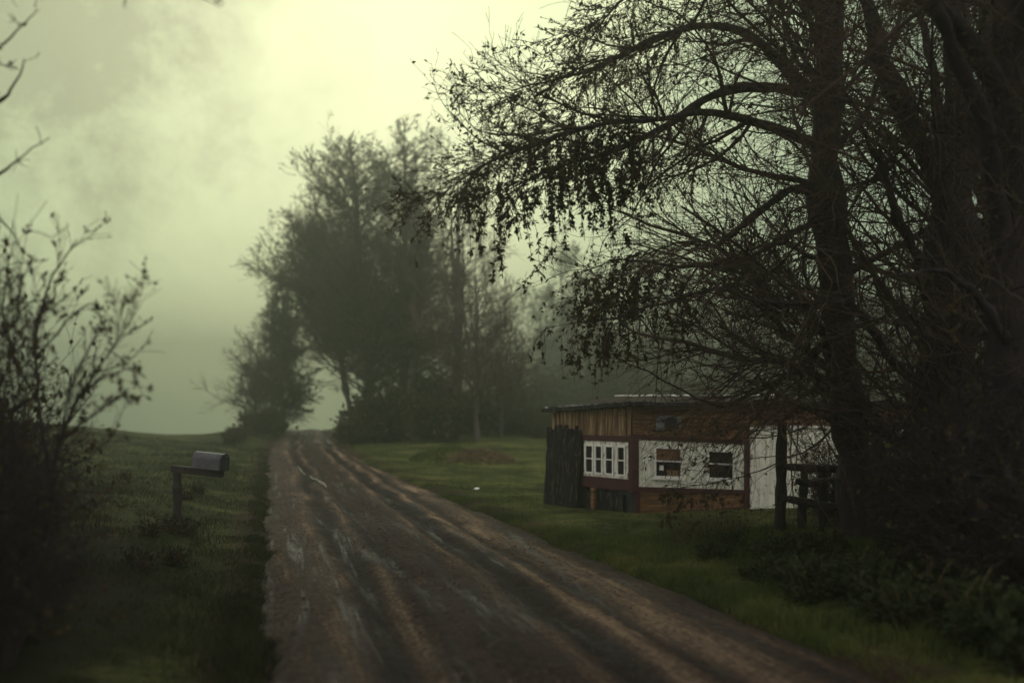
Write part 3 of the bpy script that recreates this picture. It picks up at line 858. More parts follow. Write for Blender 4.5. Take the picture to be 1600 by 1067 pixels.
# ------------------------------------------------------------------ trees in the fog
def conifer(name, loc, h, rw, n, seed, label, lean=0., group=None, low=.12, rise=.25, open_=.8):
    rng = np.random.default_rng(seed)
    root = empty(name, loc, label, 'tree', group)
    P, r = path([(0, 0, -.4), (lean * .4, 0, h * .4), (lean, .1, h)], [h * .02, h * .013, .02], 30, seed, .05)
    gt, gc = Geo(), Geo(); gt.tubes(P, r, 8)
    t = low + (1 - low) * rng.random(n) ** .9
    k = t * (len(P) - 1); k0 = np.minimum(k.astype(int), len(P) - 2); fr = (k - k0)[:, None]
    p = P[k0] * (1 - fr) + P[k0 + 1] * fr
    a = rng.uniform(0, 2 * pi, n)
    prof = np.clip(1 - t, 0.02, 1) ** .55 * (.55 + .6 * sm(low, low + .25, t))
    L = rw * prof * rng.uniform(.45, 1.3, n) * (1 + .25 * np.sin(a * 2 + t * 9))
    d = unit(np.stack([np.cos(a), np.sin(a), rise + .9 * t * rng.random(n)], 1))
    K = 9; out = [p]
    for j in range(K - 1):
        out.append(out[-1] + d * (L / (K - 1))[:, None])
        d = unit(d + .09 * rng.normal(size=d.shape) + np.array([0, 0, .03]))
    B = np.stack(out, 1); RB = np.maximum(L[:, None] * .012 * np.linspace(1, .2, K), .012)
    gt.tubes(B, RB, 4)
    Q, RQ = grow(rng, B, RB, n * 9, t=(.2, 1), length=(.2, .45), ang=(25, 60), K=5, curl=.12, up=.05, rf=.008)
    gc.tubes(Q, np.maximum(RQ, .009), 3)
    S, RS = grow(rng, Q, RQ, n * 26, t=(.1, 1), length=(.35, .95), ang=(15, 50), K=4, curl=.10, up=.08, rf=.008)
    gc.tubes(S, np.maximum(RS, .0065), 3)
    m = int(n * 150 * open_)
    pp, dd = pick(rng, S, m, (.0, .75))
    gc.leaves(pp, dd + rng.normal(size=dd.shape) * .55, rng.uniform(.10, .24, m), rng.uniform(.010, .024, m), rng)
    gt.build('trunk', M['grey_bark'], root, smooth=True, base=(0, 0, 0))
    gc.build('crown', [M['twig'], M['needle']], root, base=(0, 0, 0))
    return root


def bare(name, loc, h, seed, label, group=None, rw=.22, n1=46, n2=700, n3=3000, fork=0, lean=.0, low=.25, lv=0, rmin=.011):
    rng = np.random.default_rng(seed)
    root = empty(name, loc, label, 'tree', group)
    tr = [path([(0, 0, -.4), (lean * .3, .0, h * .35), (lean * .7, .1, h * .7), (lean, .1, h)], [h * .017, h * .0125, h * .007, .015], 30, seed, .05)]
    for f in range(fork):
        b = rng.uniform(.15, .35) * h; a = rng.uniform(0, 6.28)
        tr.append(path([(lean * .3, 0, b), (lean * .5 + cos(a) * h * .05, sin(a) * h * .05, b + h * .25), (lean + cos(a) * h * .1, sin(a) * h * .1, b + h * .55)], [h * .009, h * .007, .012], 30, seed + f, .05))
    gt, gc = Geo(), Geo()
    for P, r in tr: gt.tubes(P, r, 8)
    P0 = np.stack([resample(P, r, 16)[0] for P, r in tr]); R0 = np.stack([resample(P, r, 16)[1] for P, r in tr])
    B, RB = grow(rng, P0, R0, n1, t=(low, 1), length=(rw * .5, rw * 1.2), ang=(35, 70), K=9, curl=.12, up=.07, rf=.012)
    gt.tubes(B, np.maximum(RB, .014), 4)
    Q, RQ = grow(rng, B, RB, n2, t=(.1, 1), length=(.25, .6), ang=(25, 65), K=6, curl=.14, up=.03, rf=.01)
    gc.tubes(Q, np.maximum(RQ, rmin * .9), 3)
    S, RS = grow(rng, Q, RQ, n3, t=(.1, 1), length=(.35, .8), ang=(20, 60), K=4, curl=.18, up=.02, rf=.01)
    gc.tubes(S, np.maximum(RS, rmin * .7), 3)
    if lv:
        pp, dd = pick(rng, S, lv, (.2, 1))
        gc.leaves(pp, dd + rng.normal(size=dd.shape) * .8, rng.uniform(.10, .22, lv), rng.uniform(.03, .06, lv), rng)
    gt.build('trunk', M['grey_bark'], root, smooth=True, base=(0, 0, 0))
    gc.build('crown', [M['twig'], M['bramble']], root, base=(0, 0, 0))
    return root


def P3(px, Y, dz=0): return (gx(px, Y), Y, H(gx(px, Y), Y) + dz)


conifer('evergreen_tree', P3(632, 55), 18.3, 4.4, 330, 41, 'tallest evergreen of the foggy clump right of the road', low=.03, rise=.55)
conifer('evergreen_tree', P3(585, 56), 17.6, 5.8, 370, 42, 'broad evergreen leaning out over the road in the foggy clump', lean=-1.4, low=.10, rise=.5)
conifer('evergreen_tree', P3(645, 52), 14.5, 1.7, 150, 43, 'narrow evergreen on the right side of the foggy clump', low=.03, rise=.5)
conifer('evergreen_tree', P3(560, 61), 13.4, 6.6, 420, 44, 'lower evergreen arching over the road at the left of the clump', lean=-3.2, low=.30, rise=.35)
conifer('evergreen_tree', P3(441, 66), 11.2, 2.3, 260, 45, 'short dark evergreen left of the road where it vanishes', low=.02, rise=.6)
bare('bare_tree', P3(716, 50), 15.2, 51, 'tall bare tree with a straight trunk beside the evergreen clump', fork=2, low=.22, rw=.25, n1=60, n2=900, n3=3600)
bare('bare_tree', P3(744, 49), 9.6, 52, 'shorter bare tree just right of the tall bare one', fork=1, low=.15, rw=.34, n1=60, n2=800, n3=3200)
bare('bare_tree', P3(782, 54), 8.0, 53, 'small spreading bare tree at the edge of the clump, toward the shed', fork=1, low=.1, rw=.45, n1=60, n2=800, n3=3200)
bare('bare_tree', P3(402, 62), 6.2, 54, 'low twiggy bare tree left of the road in the fog', fork=3, low=.05, rw=.5, n1=60, n2=700, n3=2600)
bare('bare_tree', P3(425, 70), 9.5, 55, 'bare tree rising behind the short evergreen left of the road', fork=2, low=.1, rw=.3, n1=60, n2=800, n3=3000)

# the wood beyond the lawn, one prototype of each of three sorts
protos = [bare('woodland_tree', (0, 0, 0), 13.5, 61, '', None, .24, 44, 520, 1900, 1, .3, .08, 3600, .016),
          bare('woodland_tree', (0, 0, 0), 11.5, 62, '', None, .30, 50, 560, 2100, 2, -.3, .05, 4200, .016),
          bare('woodland_tree', (0, 0, 0), 15.5, 63, '', None, .20, 44, 520, 1900, 0, .2, .10, 3000, .016)]
rng = np.random.default_rng(77)
used = [False] * 3
wl = ['slender bare tree in the misty wood behind the shed', 'low branching tree in the misty wood behind the shed', 'tall straight tree in the misty wood behind the shed']
for k in range(44):
    j = k % 3
    px = 835 + 815 * (k + rng.random()) / 44
    Y = rng.uniform(95, 150)
    o = protos[j] if not used[j] else copy_tree(protos[j]); used[j] = True
    o.location = P3(px, Y); s = rng.uniform(.9, 1.4) * (Y / 105); o.scale = (s, s, s); o.rotation_euler.z = rng.uniform(0, 6.28)
    o['group'] = ['slender trees of the misty wood', 'low trees of the misty wood', 'tall trees of the misty wood'][j]
    o['label'] = wl[j]

# brambles along the foot of the clump and the wood
bp_ = shrub('bramble_bush', (0, 0, 0), 2.0, 1.5, 30, 300, 1300, 3600, '', 'bush', None, 35, leaf='bramble', rmin=.010, leafL=.16, leafW=.05, r0=.02)
spots = []
rng = np.random.default_rng(9)
for k in range(34):
    px = 535 + (1240 - 535) * (k + rng.random() * .8) / 34
    Y = rng.uniform(49, 55) if px < 720 else rng.uniform(51, 60)
    s = rng.uniform(1.0, 1.55) if 575 < px < 720 else rng.uniform(.55, 1.0)
    spots.append((gx(px, Y), Y, s, rng.uniform(0, 6.28)))
spots += [(gx(395, 58), 58, .8, 1), (gx(372, 50), 50, .45, 2), (gx(430, 64), 64, .9, 3), (gx(360, 46), 46, .35, 1.3)]
for k in range(18):
    px = 700 + 640 * (k + rng.random() * .8) / 18
    Y = rng.uniform(66, 90); spots.append((gx(px, Y), Y, rng.uniform(1.5, 2.6), rng.uniform(0, 6.28)))
place(bp_, spots, 'brambles at the foot of the trees')
for o in [o for o in SC.objects if o.name.startswith('bramble_bush')]:
    left = o.location.x < gx(480, o.location.y)
    o['label'] = 'dark bramble bush left of the road where it fades into fog' if left else 'dark bramble bush along the foot of the misty trees right of the road'
    o['group'] = 'brambles left of the road' if left else 'brambles at the foot of the right hand trees'

# two rough heaps on the lawn
def heap(name, px, Y, w, d, h, seed, label, leaf):
    rng = np.random.default_rng(seed)
    x = gx(px, Y); z = H(x, Y)
    root = empty(name, (x, Y, z), label, 'heap')
    g = Geo()
    n = 22
    xs_ = np.linspace(-w * 1.15, w * 1.15, n); ys_ = np.linspace(-d * 1.15, d * 1.15, n)
    f = lambda X, Y_: h * np.clip(1 - (X / w) ** 2 - (Y_ / d) ** 2, -.25, 1) * (1 + .18 * np.sin(X * 3 + seed) * np.cos(Y_ * 4)) + .05 * np.sin(X * 7) * np.sin(Y_ * 6)
    V, q = sheet(xs_, ys_, f); g.add(V, q)
    g.build('mound', M['turf'], root, smooth=True, base=(0, 0, 0))
    g = Geo(); m = 2600
    px_, py_ = rng.uniform(-w, w, m), rng.uniform(-d, d, m)
    p = np.stack([px_, py_, f(px_, py_) - .02], 1)
    dd = rng.normal(size=(m, 3)) * .5 + np.array([0, -.1, .8])
    keep = (px_ / w) ** 2 + (py_ / d) ** 2 < 1
    p, dd = p[keep], dd[keep]
    g.leaves(p, dd, rng.uniform(.12, .3, len(p)), rng.uniform(.012, .03, len(p)), rng, m=0)
    g.build('tangle', M[leaf], root, base=(0, 0, 0))


M['turf'] = bpy.data.materials['turf_soil']
heap('grassy_mound', 700, 38, 1.5, 1.2, .42, 1, 'low grassy mound on the lawn between road and wood', 'grass')
heap('brush_heap', 752, 37, 1.3, 1.1, .36, 2, 'brown heap of cut brush on the lawn beside the grassy mound', 'straw')

# ------------------------------------------------------------------ grass
def in_road(x, y, m=.0):
    m = m + .1 * vnoise(x * 1.5, y * 1.5, 9) + .08 * vnoise(x * 5, y * 5, 10)
    return (x > road_left(y) + m) & (x < road_right(y) - m)


def blades(name, n, area, L, W, seed, material, pw=1.0, avoid=None):
    """area(rng, n) -> x, y"""
    rng = np.random.default_rng(seed)
    x, y = area(rng, n)
    k = ~in_road(x, y, .0) | ((rng.random(len(x)) < .40) & ~in_road(x, y, .32))
    if avoid is not None: k &= ~avoid(x, y)
    x, y = x[k], y[k]; n = len(x)
    z = hgt(x, y) - .01
    Ln = rng.uniform(L[0], L[1], n) * np.clip(.75 + 1.5 * vnoise(x * 1.1, y * 1.1, 21) + 1.1 * vnoise(x * 3.1, y * 3.1, 22), .15, 2.2)
    a = rng.uniform(0, 2 * pi, n); ln = rng.uniform(.1, .8, n)
    tip = np.stack([np.cos(a) * ln, np.sin(a) * ln, np.ones(n)], 1); tip = unit(tip) * Ln[:, None]
    mid = tip * .55 + np.array([0, 0, 1]) * (Ln * .12)[:, None]
    p = np.stack([x, y, z], 1)
    b = rng.uniform(0, 2 * pi, n); w = rng.uniform(.6, 1.2, n) * W * (1 + .03 * y)
    s = np.stack([np.cos(b) * w, np.sin(b) * w, 0 * w], 1)
    V = np.stack([p - s, p + s, p + mid + s * .7, p + mid - s * .7, p + tip], 1)
    o = np.arange(n)[:, None] * 5
    g = Geo(); g.add(V, o + np.array([[0, 1, 2, 3]]), o + np.array([[3, 2, 4]]))
    tag(g.build(name, material), kind='stuff')


def lawn_area(rng, n):
    y = 8 + (rng.random(n) ** 1.5) * 44
    s = rng.random(n) ** 1.15
    x = road_right(y) + (s * (9 + .42 * y) - .15)
    return x, y


def left_area(rng, n):
    y = 5 + (rng.random(n) ** 1.4) * 42
    x = road_left(y) - rng.random(n) ** 1.2 * (3.5 + .36 * y) + .12
    return x, y


def right_near(rng, n):
    y = 6.3 + rng.random(n) * 10
    x = road_right(y) - .1 + rng.random(n) ** 1.3 * 4.5
    return x, y


def shed_foot(x, y):
    u = (x - 2.45) * .956 + (y - 19.35) * .294; v = -(x - 2.45) * .294 + (y - 19.35) * .956
    return (v > 0.05) & (v < 3) & (u > -1.2 + .0 * u) & (u < 7)


blades('lawn_grass', 120000, lawn_area, (.04, .10), .0042, 1, M['grass'], avoid=shed_foot)
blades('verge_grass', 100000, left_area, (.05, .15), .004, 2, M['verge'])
def edge_area(rng, n, on_left):
    y = 5.5 + rng.random(n) ** 1.5 * 34
    left = on_left
    d = rng.normal(size=n) * .13 + .30 * vnoise(y * 1.1, y * .3, 41) + .24 * vnoise(y * 3.7, y * .9, 42) + .08
    return np.where(left, road_left(y) - .03 + d, road_right(y) + .03 - d), y


def edge_blades():
    global in_road
    keep = in_road
    in_road = lambda x, y, m=0: np.zeros(len(x), bool)
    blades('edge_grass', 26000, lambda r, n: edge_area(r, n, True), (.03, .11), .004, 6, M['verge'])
    blades('roadside_grass', 30000, lambda r, n: edge_area(r, n, False), (.03, .11), .004, 7, M['grass'])
    in_road = keep


edge_blades()
blades('weedy_grass', 42000, right_near, (.06, .18), .0045, 3, M['grass'])

# ------------------------------------------------------------------ shed
SH = np.array([2.45, 19.35, 0.0])
fd = unit(np.array([2.44, .75, 0.0])); ld = unit(np.array([-1.54, 2.35, 0.0]))
fn = np.array([fd[1], -fd[0], 0]); ln_ = np.array([-ld[1], ld[0], 0]); ln_ = ln_ if ln_[0] < 0 else -ln_
UP = np.array([0, 0, 1.0])
shed = empty('shed', tuple(SH), 'low ramshackle timber shed with maroon trim and white window panels on the lawn', 'shed')


def wbox(g, side, u0, u1, v0, v1, w0, w1, sag=0.0, m=0):
    """box on a wall: u along it, v height, w outward. sag lowers v with u"""
    d, n = (fd, fn) if side == 'f' else (ld, ln_)
    c = []
    for (u, v, w) in ((u0, v0, w0), (u1, v0, w0), (u1, v0, w1), (u0, v0, w1), (u0, v1, w0), (u1, v1, w0), (u1, v1, w1), (u0, v1, w1)):
        c.append(SH + d * u + n * w + UP * (v - sag * u))
    g.add(c, [[0, 3, 2, 1], [4, 5, 6, 7], [0, 1, 5, 4], [1, 2, 6, 5], [2, 3, 7, 6], [3, 0, 4, 7]], m=m)


LF, LL, SAG = 6.8, 2.81, .05
rs = random.Random(4)
# carcass: closed dark inner walls
def footprint(in_f, in_l, z0, z1, top=True):
    a = SH + fd * .05 + ld * .05; b = SH + fd * (LF - .05) + ld * .05; c = SH + fd * (LF - .05) + ld * (LL - .05); d = SH + fd * .05 + ld * (LL - .05)
    return [p + UP * z0 for p in (a, b, c, d)] + [p + UP * z1 for p in (a, b, c, d)]


g = Geo(); g.add(footprint(0, 0, -.1, 2.05), [[0, 3, 2, 1], [4, 5, 6, 7], [0, 1, 5, 4], [1, 2, 6, 5], [2, 3, 7, 6], [3, 0, 4, 7]])
g.build('inner_wall', M['dark'], shed)
# horizontal planks of the front, above and below the white panel
g = Geo()
def planks(z0, z1, u0, u1, hgt_):
    z = z0
    while z < z1 - .02:
        zt = min(z + hgt_, z1)
        u = u0
        while u < u1:
            ue = min(u + rs.uniform(1.2, 2.3), u1)
            if u1 - ue < .3: ue = u1
            o = rs.uniform(0, .012)
            wbox(g, 'f', u + .004, ue - .004, z + .005, zt - .004, -.03, .012 + o, sag=rs.uniform(-.004, .004))
            u = ue
        z = zt
planks(1.42, 2.16, .0, LF, .15)
planks(-.15, .50, .05, 2.6, .16)
planks(-.15, 1.42, 2.6, LF, .17)
g.build('front_planks', M['plank'], shed)
# vertical slabs over the side
g = Geo(); u = .06
while u < LL:
    w = rs.uniform(.05, .11)
    wbox(g, 'l', u, min(u + w - .006, LL), 1.50, 2.13 - .035 * u + rs.uniform(-.05, .0), -.03, rs.uniform(.01, .035), sag=0)
    u += w
g.build('side_boards', M['board'], shed)
# maroon trim
g = Geo()
wbox(g, 'f', .06, 2.62, 1.47, 1.555, -.02, .05, SAG)
wbox(g, 'f', .06, 2.62, .43, .52, -.02, .05, SAG)
wbox(g, 'f', 2.50, 2.62, .52, 1.47, -.02, .048, SAG)
wbox(g, 'l', .06, 1.66, 1.41, 1.53, -.02, .05)
wbox(g, 'l', .06, 1.66, .42, .655, -.02, .05)
g.build('trim', M['maroon'], shed)
g = Geo()
a = SH + (fn + ln_) * .055
dv = fd * .12 - ln_ * 0
for z0, z1 in ((.40, 1.56),):
    c = [SH + fn * .06 + ln_ * .06, SH + fn * .06 + fd * .09, SH + fd * .09 - fn * .02, SH + ld * .09 - ln_ * .02, SH + ln_ * .06 + ld * .09]
    V = [p + UP * z0 for p in c] + [p + UP * z1 for p in c]
    g.add(V, [[0, 1, 6, 5], [1, 2, 7, 6], [2, 3, 8, 7], [3, 4, 9, 8], [4, 0, 5, 9]], [[5, 6, 7], [5, 7, 8], [5, 8, 9], [0, 2, 1], [0, 3, 2], [0, 4, 3]])
g.build('corner_post', M['maroon'], shed)
# white panels
g = Geo(); wbox(g, 'f', .09, 2.50, .52, 1.47, -.02, .03, SAG)
wp_ = g.build('front_panel', M['white'], shed)
g = Geo(); wbox(g, 'l', .13, 1.60, .655, 1.41, -.02, .03)
sp_ = g.build('side_panel', M['speckle'], shed)


def window(side, u0, u1, v0, v1, fw, rail, sag, w=.03, blind=None):
    g = Geo()
    t = .028
    wbox(g, side, u0, u0 + fw, v0, v1, w - .002, w + t, sag); wbox(g, side, u1 - fw, u1, v0, v1, w - .002, w + t, sag)
    wbox(g, side, u0 + fw, u1 - fw, v1 - fw, v1, w - .002, w + t - .002, sag); wbox(g, side, u0 + fw, u1 - fw, v0, v0 + fw, w - .002, w + t - .002, sag)
    wbox(g, side, u0 + fw, u1 - fw, rail - fw * .35, rail + fw * .35, w - .002, w + t - .004, sag)
    if side == 'f':
        wbox(g, side, u0 - .03, u1 + .03, v0 - .035, v0 - .002, w - .002, w + t + .02, sag)
    f = g.build('window', M['frame'], shed)
    g = Geo(); wbox(g, side, u0 + fw, u1 - fw, v0 + fw, rail - fw * .35, w, w + .008, sag); wbox(g, side, u0 + fw, u1 - fw, rail + fw * .35, v1 - fw, w, w + .008, sag)
    g.build('pane', M['glass'], f, base=shed.location)
    if blind:
        g = Geo(); wbox(g, side, u0 + fw + .01, u1 - fw - .01, rail + fw * .6, v1 - fw - .01, w + .009, w + .014, sag)
        g.build('blind', M['plank'], f, base=shed.location)
        g = Geo(); wbox(g, side, u0 + fw + .08, u0 + fw + .17, v0 + fw + .11, v0 + fw + .21, w + .009, w + .012, sag)
        g.build('notice', M['frame'], f, base=shed.location)
        g = Geo(); wbox(g, side, u0 + fw + .25, u1 - fw - .02, v0 + fw + .005, v0 + fw + .12, w + .009, w + .013, sag)
        g.build('crate', M['board'], f, base=shed.location)


window('f', .43, 1.07, .71, 1.35, .045, 1.055, SAG, blind=True)
window('f', 1.63, 2.27, .71, 1.33, .045, 1.04, SAG)
for (a0, a1) in ((.20, .47), (.58, .86), (.94, 1.20), (1.25, 1.54)):
    window('l', a0, a1, .71, 1.33, .036, 1.03, 0)
# vent fan on the upper planks
g = Geo(); wbox(g, 'f', .48, 1.03, 1.66, 1.95, .02, .05, .01)
vf = g.build('vent_panel', M['grey'], shed)
g = Geo()
c0 = SH + fd * .80 + UP * 1.80 + fn * .05
n = 20
aa = np.arange(n) / n * 2 * pi
ring = lambda r, w: [c0 + fd * cos(x) * r + UP * sin(x) * r + fn * w for x in aa]
V = ring(.125, 0) + ring(.125, .05) + ring(.10, .05) + ring(.10, .012) + [c0 + fn * .012]
Q = [[k + j * n, (k + 1) % n + j * n, (k + 1) % n + (j + 1) * n, k + (j + 1) * n] for j in range(3) for k in range(n)]
g.add(V, Q, [[3 * n + k, 3 * n + (k + 1) % n, 4 * n] for k in range(n)])
for k in range(4):
    x = k * pi / 2 + .4
    a, b = fd * cos(x) + UP * sin(x), -fd * sin(x) + UP * cos(x)
    g.add([c0 + fn * .02 + a * .01, c0 + fn * .034 + a * .095 + b * .035, c0 + fn * .02 + a * .095 - b * .035], None, [[0, 1, 2]])
g.build('fan', M['dark'], vf, base=shed.location)
# charred slabs standing against the far part of the side wall
g = Geo(); u = 1.62
while u < LL + .02:
    w = rs.uniform(.09, .16)
    d, n_ = ld, ln_
    z1 = 1.66 + rs.uniform(-.05, .08); lean = .14
    K = 9
    for col_ in range(1):
        sec = [(-.5, .0), (-.35, .6), (0, 1), (.35, .6), (.5, 0)]
        rows = []
        for k in range(K):
            t = k / (K - 1)
            c = SH + d * (u + w / 2 + rs.uniform(-.012, .012)) + n_ * (.06 + lean * (1 - t) + rs.uniform(-.012, .012)) + UP * (-.15 + (z1 + .15) * t)
            rows.append([c + d * a * w * rs.uniform(.95, 1.15) + n_ * b * .055 * rs.uniform(.7, 1.3) for a, b in sec])
        V = [p for r_ in rows for p in r_]
        Q = [[k * 5 + j, k * 5 + j + 1, (k + 1) * 5 + j + 1, (k + 1) * 5 + j] for k in range(K - 1) for j in range(4)] + [[k * 5 + 4, k * 5, (k + 1) * 5, (k + 1) * 5 + 4] for k in range(K - 1)]
        g.add(V, Q, [[(K - 1) * 5 + 0, (K - 1) * 5 + 1, (K - 1) * 5 + 2], [(K - 1) * 5 + 0, (K - 1) * 5 + 2, (K - 1) * 5 + 3], [(K - 1) * 5, (K - 1) * 5 + 3, (K - 1) * 5 + 4]])
    u += w * .9
g.build('slab_wall', M['bark_slab'], shed)
# skirting slabs under the side windows and a prop post
g = Geo(); u = .30
while u < 1.6:
    w = rs.uniform(.10, .18); wbox(g, 'l', u, u + w - .01, -.15, rs.uniform(.28, .42), -.01, rs.uniform(.0, .03)); u += w
g.build('skirting', M['bark_slab'], shed)
g = Geo(); wbox(g, 'l', 1.13, 1.23, -.15, .415, .05, .13); g.build('prop_post', M['plank'], shed)
g = Geo(); wbox(g, 'f', .02, .12, -.15, .40, -.01, .06); g.build('foot_post', M['maroon'], shed); g = Geo(); wbox(g, 'f', 2.50, 2.62, -.2, .43, -.01, .05, SAG); g.build('foot_post', M['maroon'], shed)
# white sheet wall right of the windows
for (a0, a1, z1) in ((2.66, 3.72, 1.74), (3.73, 4.80, 1.70), (5.95, 6.55, 1.72)):
    g = Geo()
    wbox(g, 'f', a0, a1, .02 if a0 < 5 else .9, z1, .01, .045, .012)
    g.build('white_sheet', M['white'], shed)
g = Geo(); wbox(g, 'f', 2.65, 4.86, 1.72, 1.775, .03, .075, .012); wbox(g, 'f', 2.63, 2.69, -.05, 1.70, .03, .07); g.build('batten', M['pale'], shed)
g = Geo(); wbox(g, 'f', 5.9, 6.7, 1.76, 1.84, .03, .07, .012); g.build('board', M['plank'], shed)
# hipped roof, a slab with thickness
def slab(pts, quads, tris, th):
    n = len(pts); V = [np.array(p) for p in pts] + [np.array(p) - UP * th for p in pts]
    Q, T = [], []
    for f in quads: Q.append(list(f)); Q.append([x + n for x in f[::-1]])
    for f in tris: T.append(list(f)); T.append([x + n for x in f[::-1]])
    from collections import Counter
    E = Counter()
    for f in list(quads) + list(tris):
        for k in range(len(f)): E[(f[k], f[(k + 1) % len(f)])] += 1
    for (a, b) in E:
        if (b, a) not in E: Q.append([b, a, a + n, b + n])
    return V, Q, T


eA = SH + (fn + ln_) * .16 + UP * 2.21
eD = SH + fd * (LF + .2) + fn * .16 + UP * 2.21
eC = SH + ld * (LL + .12) + ln_ * .16 + UP * 2.09
eE = SH + fd * (LF + .2) + ld * (LL + .2) + UP * 2.15
r0 = SH + ld * 1.50 + fd * .62 + UP * 2.36; r1 = SH + ld * 1.5 + fd * (LF - .6) + UP * 2.42
V, Q, T = slab([eA, eD, r1, r0, eC, eE], [(0, 1, 2, 3), (3, 2, 5, 4)], [(0, 3, 4), (1, 5, 2)], .045)
g = Geo(); g.add(V, Q, T); g.build('roof', M['felt'], shed)
# ragged eave boards under the roof edge
# tin strip along the side eave and the pale ridge cap
g = Geo()
def strip(a, b, off, w, th, wave=.008, n=14, seed=0):
    r = random.Random(seed); V = []
    for k in range(n):
        t = k / (n - 1); p = a + (b - a) * t + UP * r.uniform(-wave, wave)
        V += [p, p + off * w * r.uniform(.85, 1.1), p + off * w - UP * th, p - UP * th]
    g.add(V, [[4 * k + j, 4 * k + (j + 1) % 4, 4 * k + 4 + (j + 1) % 4, 4 * k + 4 + j] for k in range(n - 1) for j in range(4)] + [[0, 1, 2, 3], [4 * n - 1, 4 * n - 2, 4 * n - 3, 4 * n - 4]])
strip(eA + UP * .012 - fn * .02, eD + UP * .012 - fn * .02, fn, .07, .075, .018, 40, 7)
strip(eC + UP * .012 - ln_ * .02, eA + UP * .012 - ln_ * .02, ln_, .07, .08, .02, 22, 8)
g.build('eave_board', M['bark_slab'], shed)
g = Geo()
strip(eC + UP * .035, eC + (eA - eC) * .62 + UP * .035, -ln_, .35, .03, .012, 16, 2)
g.build('tin_eave', M['tin'], shed)
g = Geo(); strip(r0 + UP * .03, r0 + (r1 - r0) * .42 + UP * .025, fn, .13, .03, .006, 18, 3); strip(r0 + (r1 - r0) * .47 + UP * .02, r0 + (r1 - r0) * .7 + UP * .02, fn, .10, .03, .006, 10, 4)
g.build('ridge_cap', M['pale'], shed)

# ------------------------------------------------------------------ fence
fr = empty('rail_fence', P3(1219, 15.4), 'old dark rail fence running from the shed yard to the right', 'fence')
fp = [(1219, 15.4, 1.80, .095), (1253, 15.6, 1.05, .075), (1286, 15.7, 1.1, .07), (1400, 14.9, 1.25, .085), (1540, 13.8, 1.3, .09)]
rsn = random.Random(2)
def rough_post(g, x, y, h, r, seed, lean=0):
    rg = np.random.default_rng(seed)
    P, rr = path([(x, y, H(x, y) - .2), (x + lean * .5, y, H(x, y) + h * .5), (x + lean, y, H(x, y) + h)], [r * 1.1, r, r * .92], 12, seed, .008)
    g.tubes(P, rr, 8)
    c = P[-1]; a = np.arange(8) / 8 * 2 * pi
    g.add([tuple(c + np.array([0, 0, .02]))] + [tuple(c + np.array([cos(x_) * r * .9, sin(x_) * r * .9, 0])) for x_ in a], None, [[0, 1 + k, 1 + (k + 1) % 8] for k in range(8)])
for k, (px, Y, h, r) in enumerate(fp):
    g = Geo(); rough_post(g, gx(px, Y), Y, h, r, k, rsn.uniform(-.03, .03)); g.build('post', M['fence'], fr, smooth=True)
for (a, b) in (((1215, 728, 15.3), (1395, 728, 14.85)), ((1215, 776, 15.3), (1395, 800, 14.85)), ((1395, 728, 14.8), (1560, 740, 13.7)), ((1395, 800, 14.8), (1560, 822, 13.7)), ((1245, 752, 15.5), (1300, 750, 15.6))):
    P, r_ = path([A(*a), tuple((np.array(A(*a)) + np.array(A(*b))) / 2 - np.array([0, 0, .04])), A(*b)], [.055, .06, .05], 14, 5, .006)
    g = Geo(); g.tubes(P, r_, 7); g.build('rail', M['fence'], fr, smooth=True)

# ------------------------------------------------------------------ mailbox
Ym = 15.0
pb = P3(277, Ym)
mb = empty('mailbox', pb, 'grey metal mailbox on a wooden post arm at the left roadside', 'mailbox')
zt = A(277, 733, Ym)[2]
g = Geo(); P_, r_ = path([(pb[0] + .015, pb[1], pb[2] - .3), (pb[0] + .008, pb[1], pb[2] + .4), (pb[0], pb[1], zt)], [.075, .07, .064], 14, 8, .005)
g.tubes(P_, r_, 7); g.build('post', M['fence'], mb)
ad = unit(np.array([.93, -.33, -.07])); an = unit(np.cross(UP, ad)); au = np.cross(ad, an)
o0 = np.array([pb[0], pb[1], zt]) - ad * .07
g = Geo(); g.box(o0 - an * .06 - au * .05, ad * .90, an * .12, au * .105); g.build('arm', M['fence'], mb)
b0 = o0 + ad * .42 + au * .062
Lb, Wb, Hs = .50, .21, .15
g = Geo()
sec = [(-Wb / 2, 0), (Wb / 2, 0), (Wb / 2, Hs)] + [(Wb / 2 * cos(t), Hs + Wb / 2 * sin(t)) for t in np.linspace(.2, pi - .2, 9)] + [(-Wb / 2, Hs)]
n = len(sec)
V = [b0 + an * a + au * b for a, b in sec] + [b0 + ad * Lb + an * a + au * b for a, b in sec]
g.add(V, [[k, (k + 1) % n, n + (k + 1) % n, n + k] for k in range(n)], [[0, k + 1, k] for k in range(1, n - 1)] + [[n, n + k, n + k + 1] for k in range(1, n - 1)])
g.build('box', M['steel'], mb)
g = Geo(); s2 = [(a * 1.05, b * 1.02 - .004) for a, b in sec]
V = [b0 + ad * (Lb + .003) + an * a + au * b for a, b in s2] + [b0 + ad * (Lb + .028) + an * a + au * b for a, b in s2]
g.add(V, [[k, (k + 1) % n, n + (k + 1) % n, n + k] for k in range(n)], [[0, k + 1, k] for k in range(1, n - 1)] + [[n, n + k, n + k + 1] for k in range(1, n - 1)])
dr = g.build('door', M['dark'], mb)
g = Geo(); g.box(b0 + ad * (Lb + .029) - an * .02 + au * .2, ad * .02, an * .04, au * .02); g.build('handle', M['steel'], dr, base=mb.location)

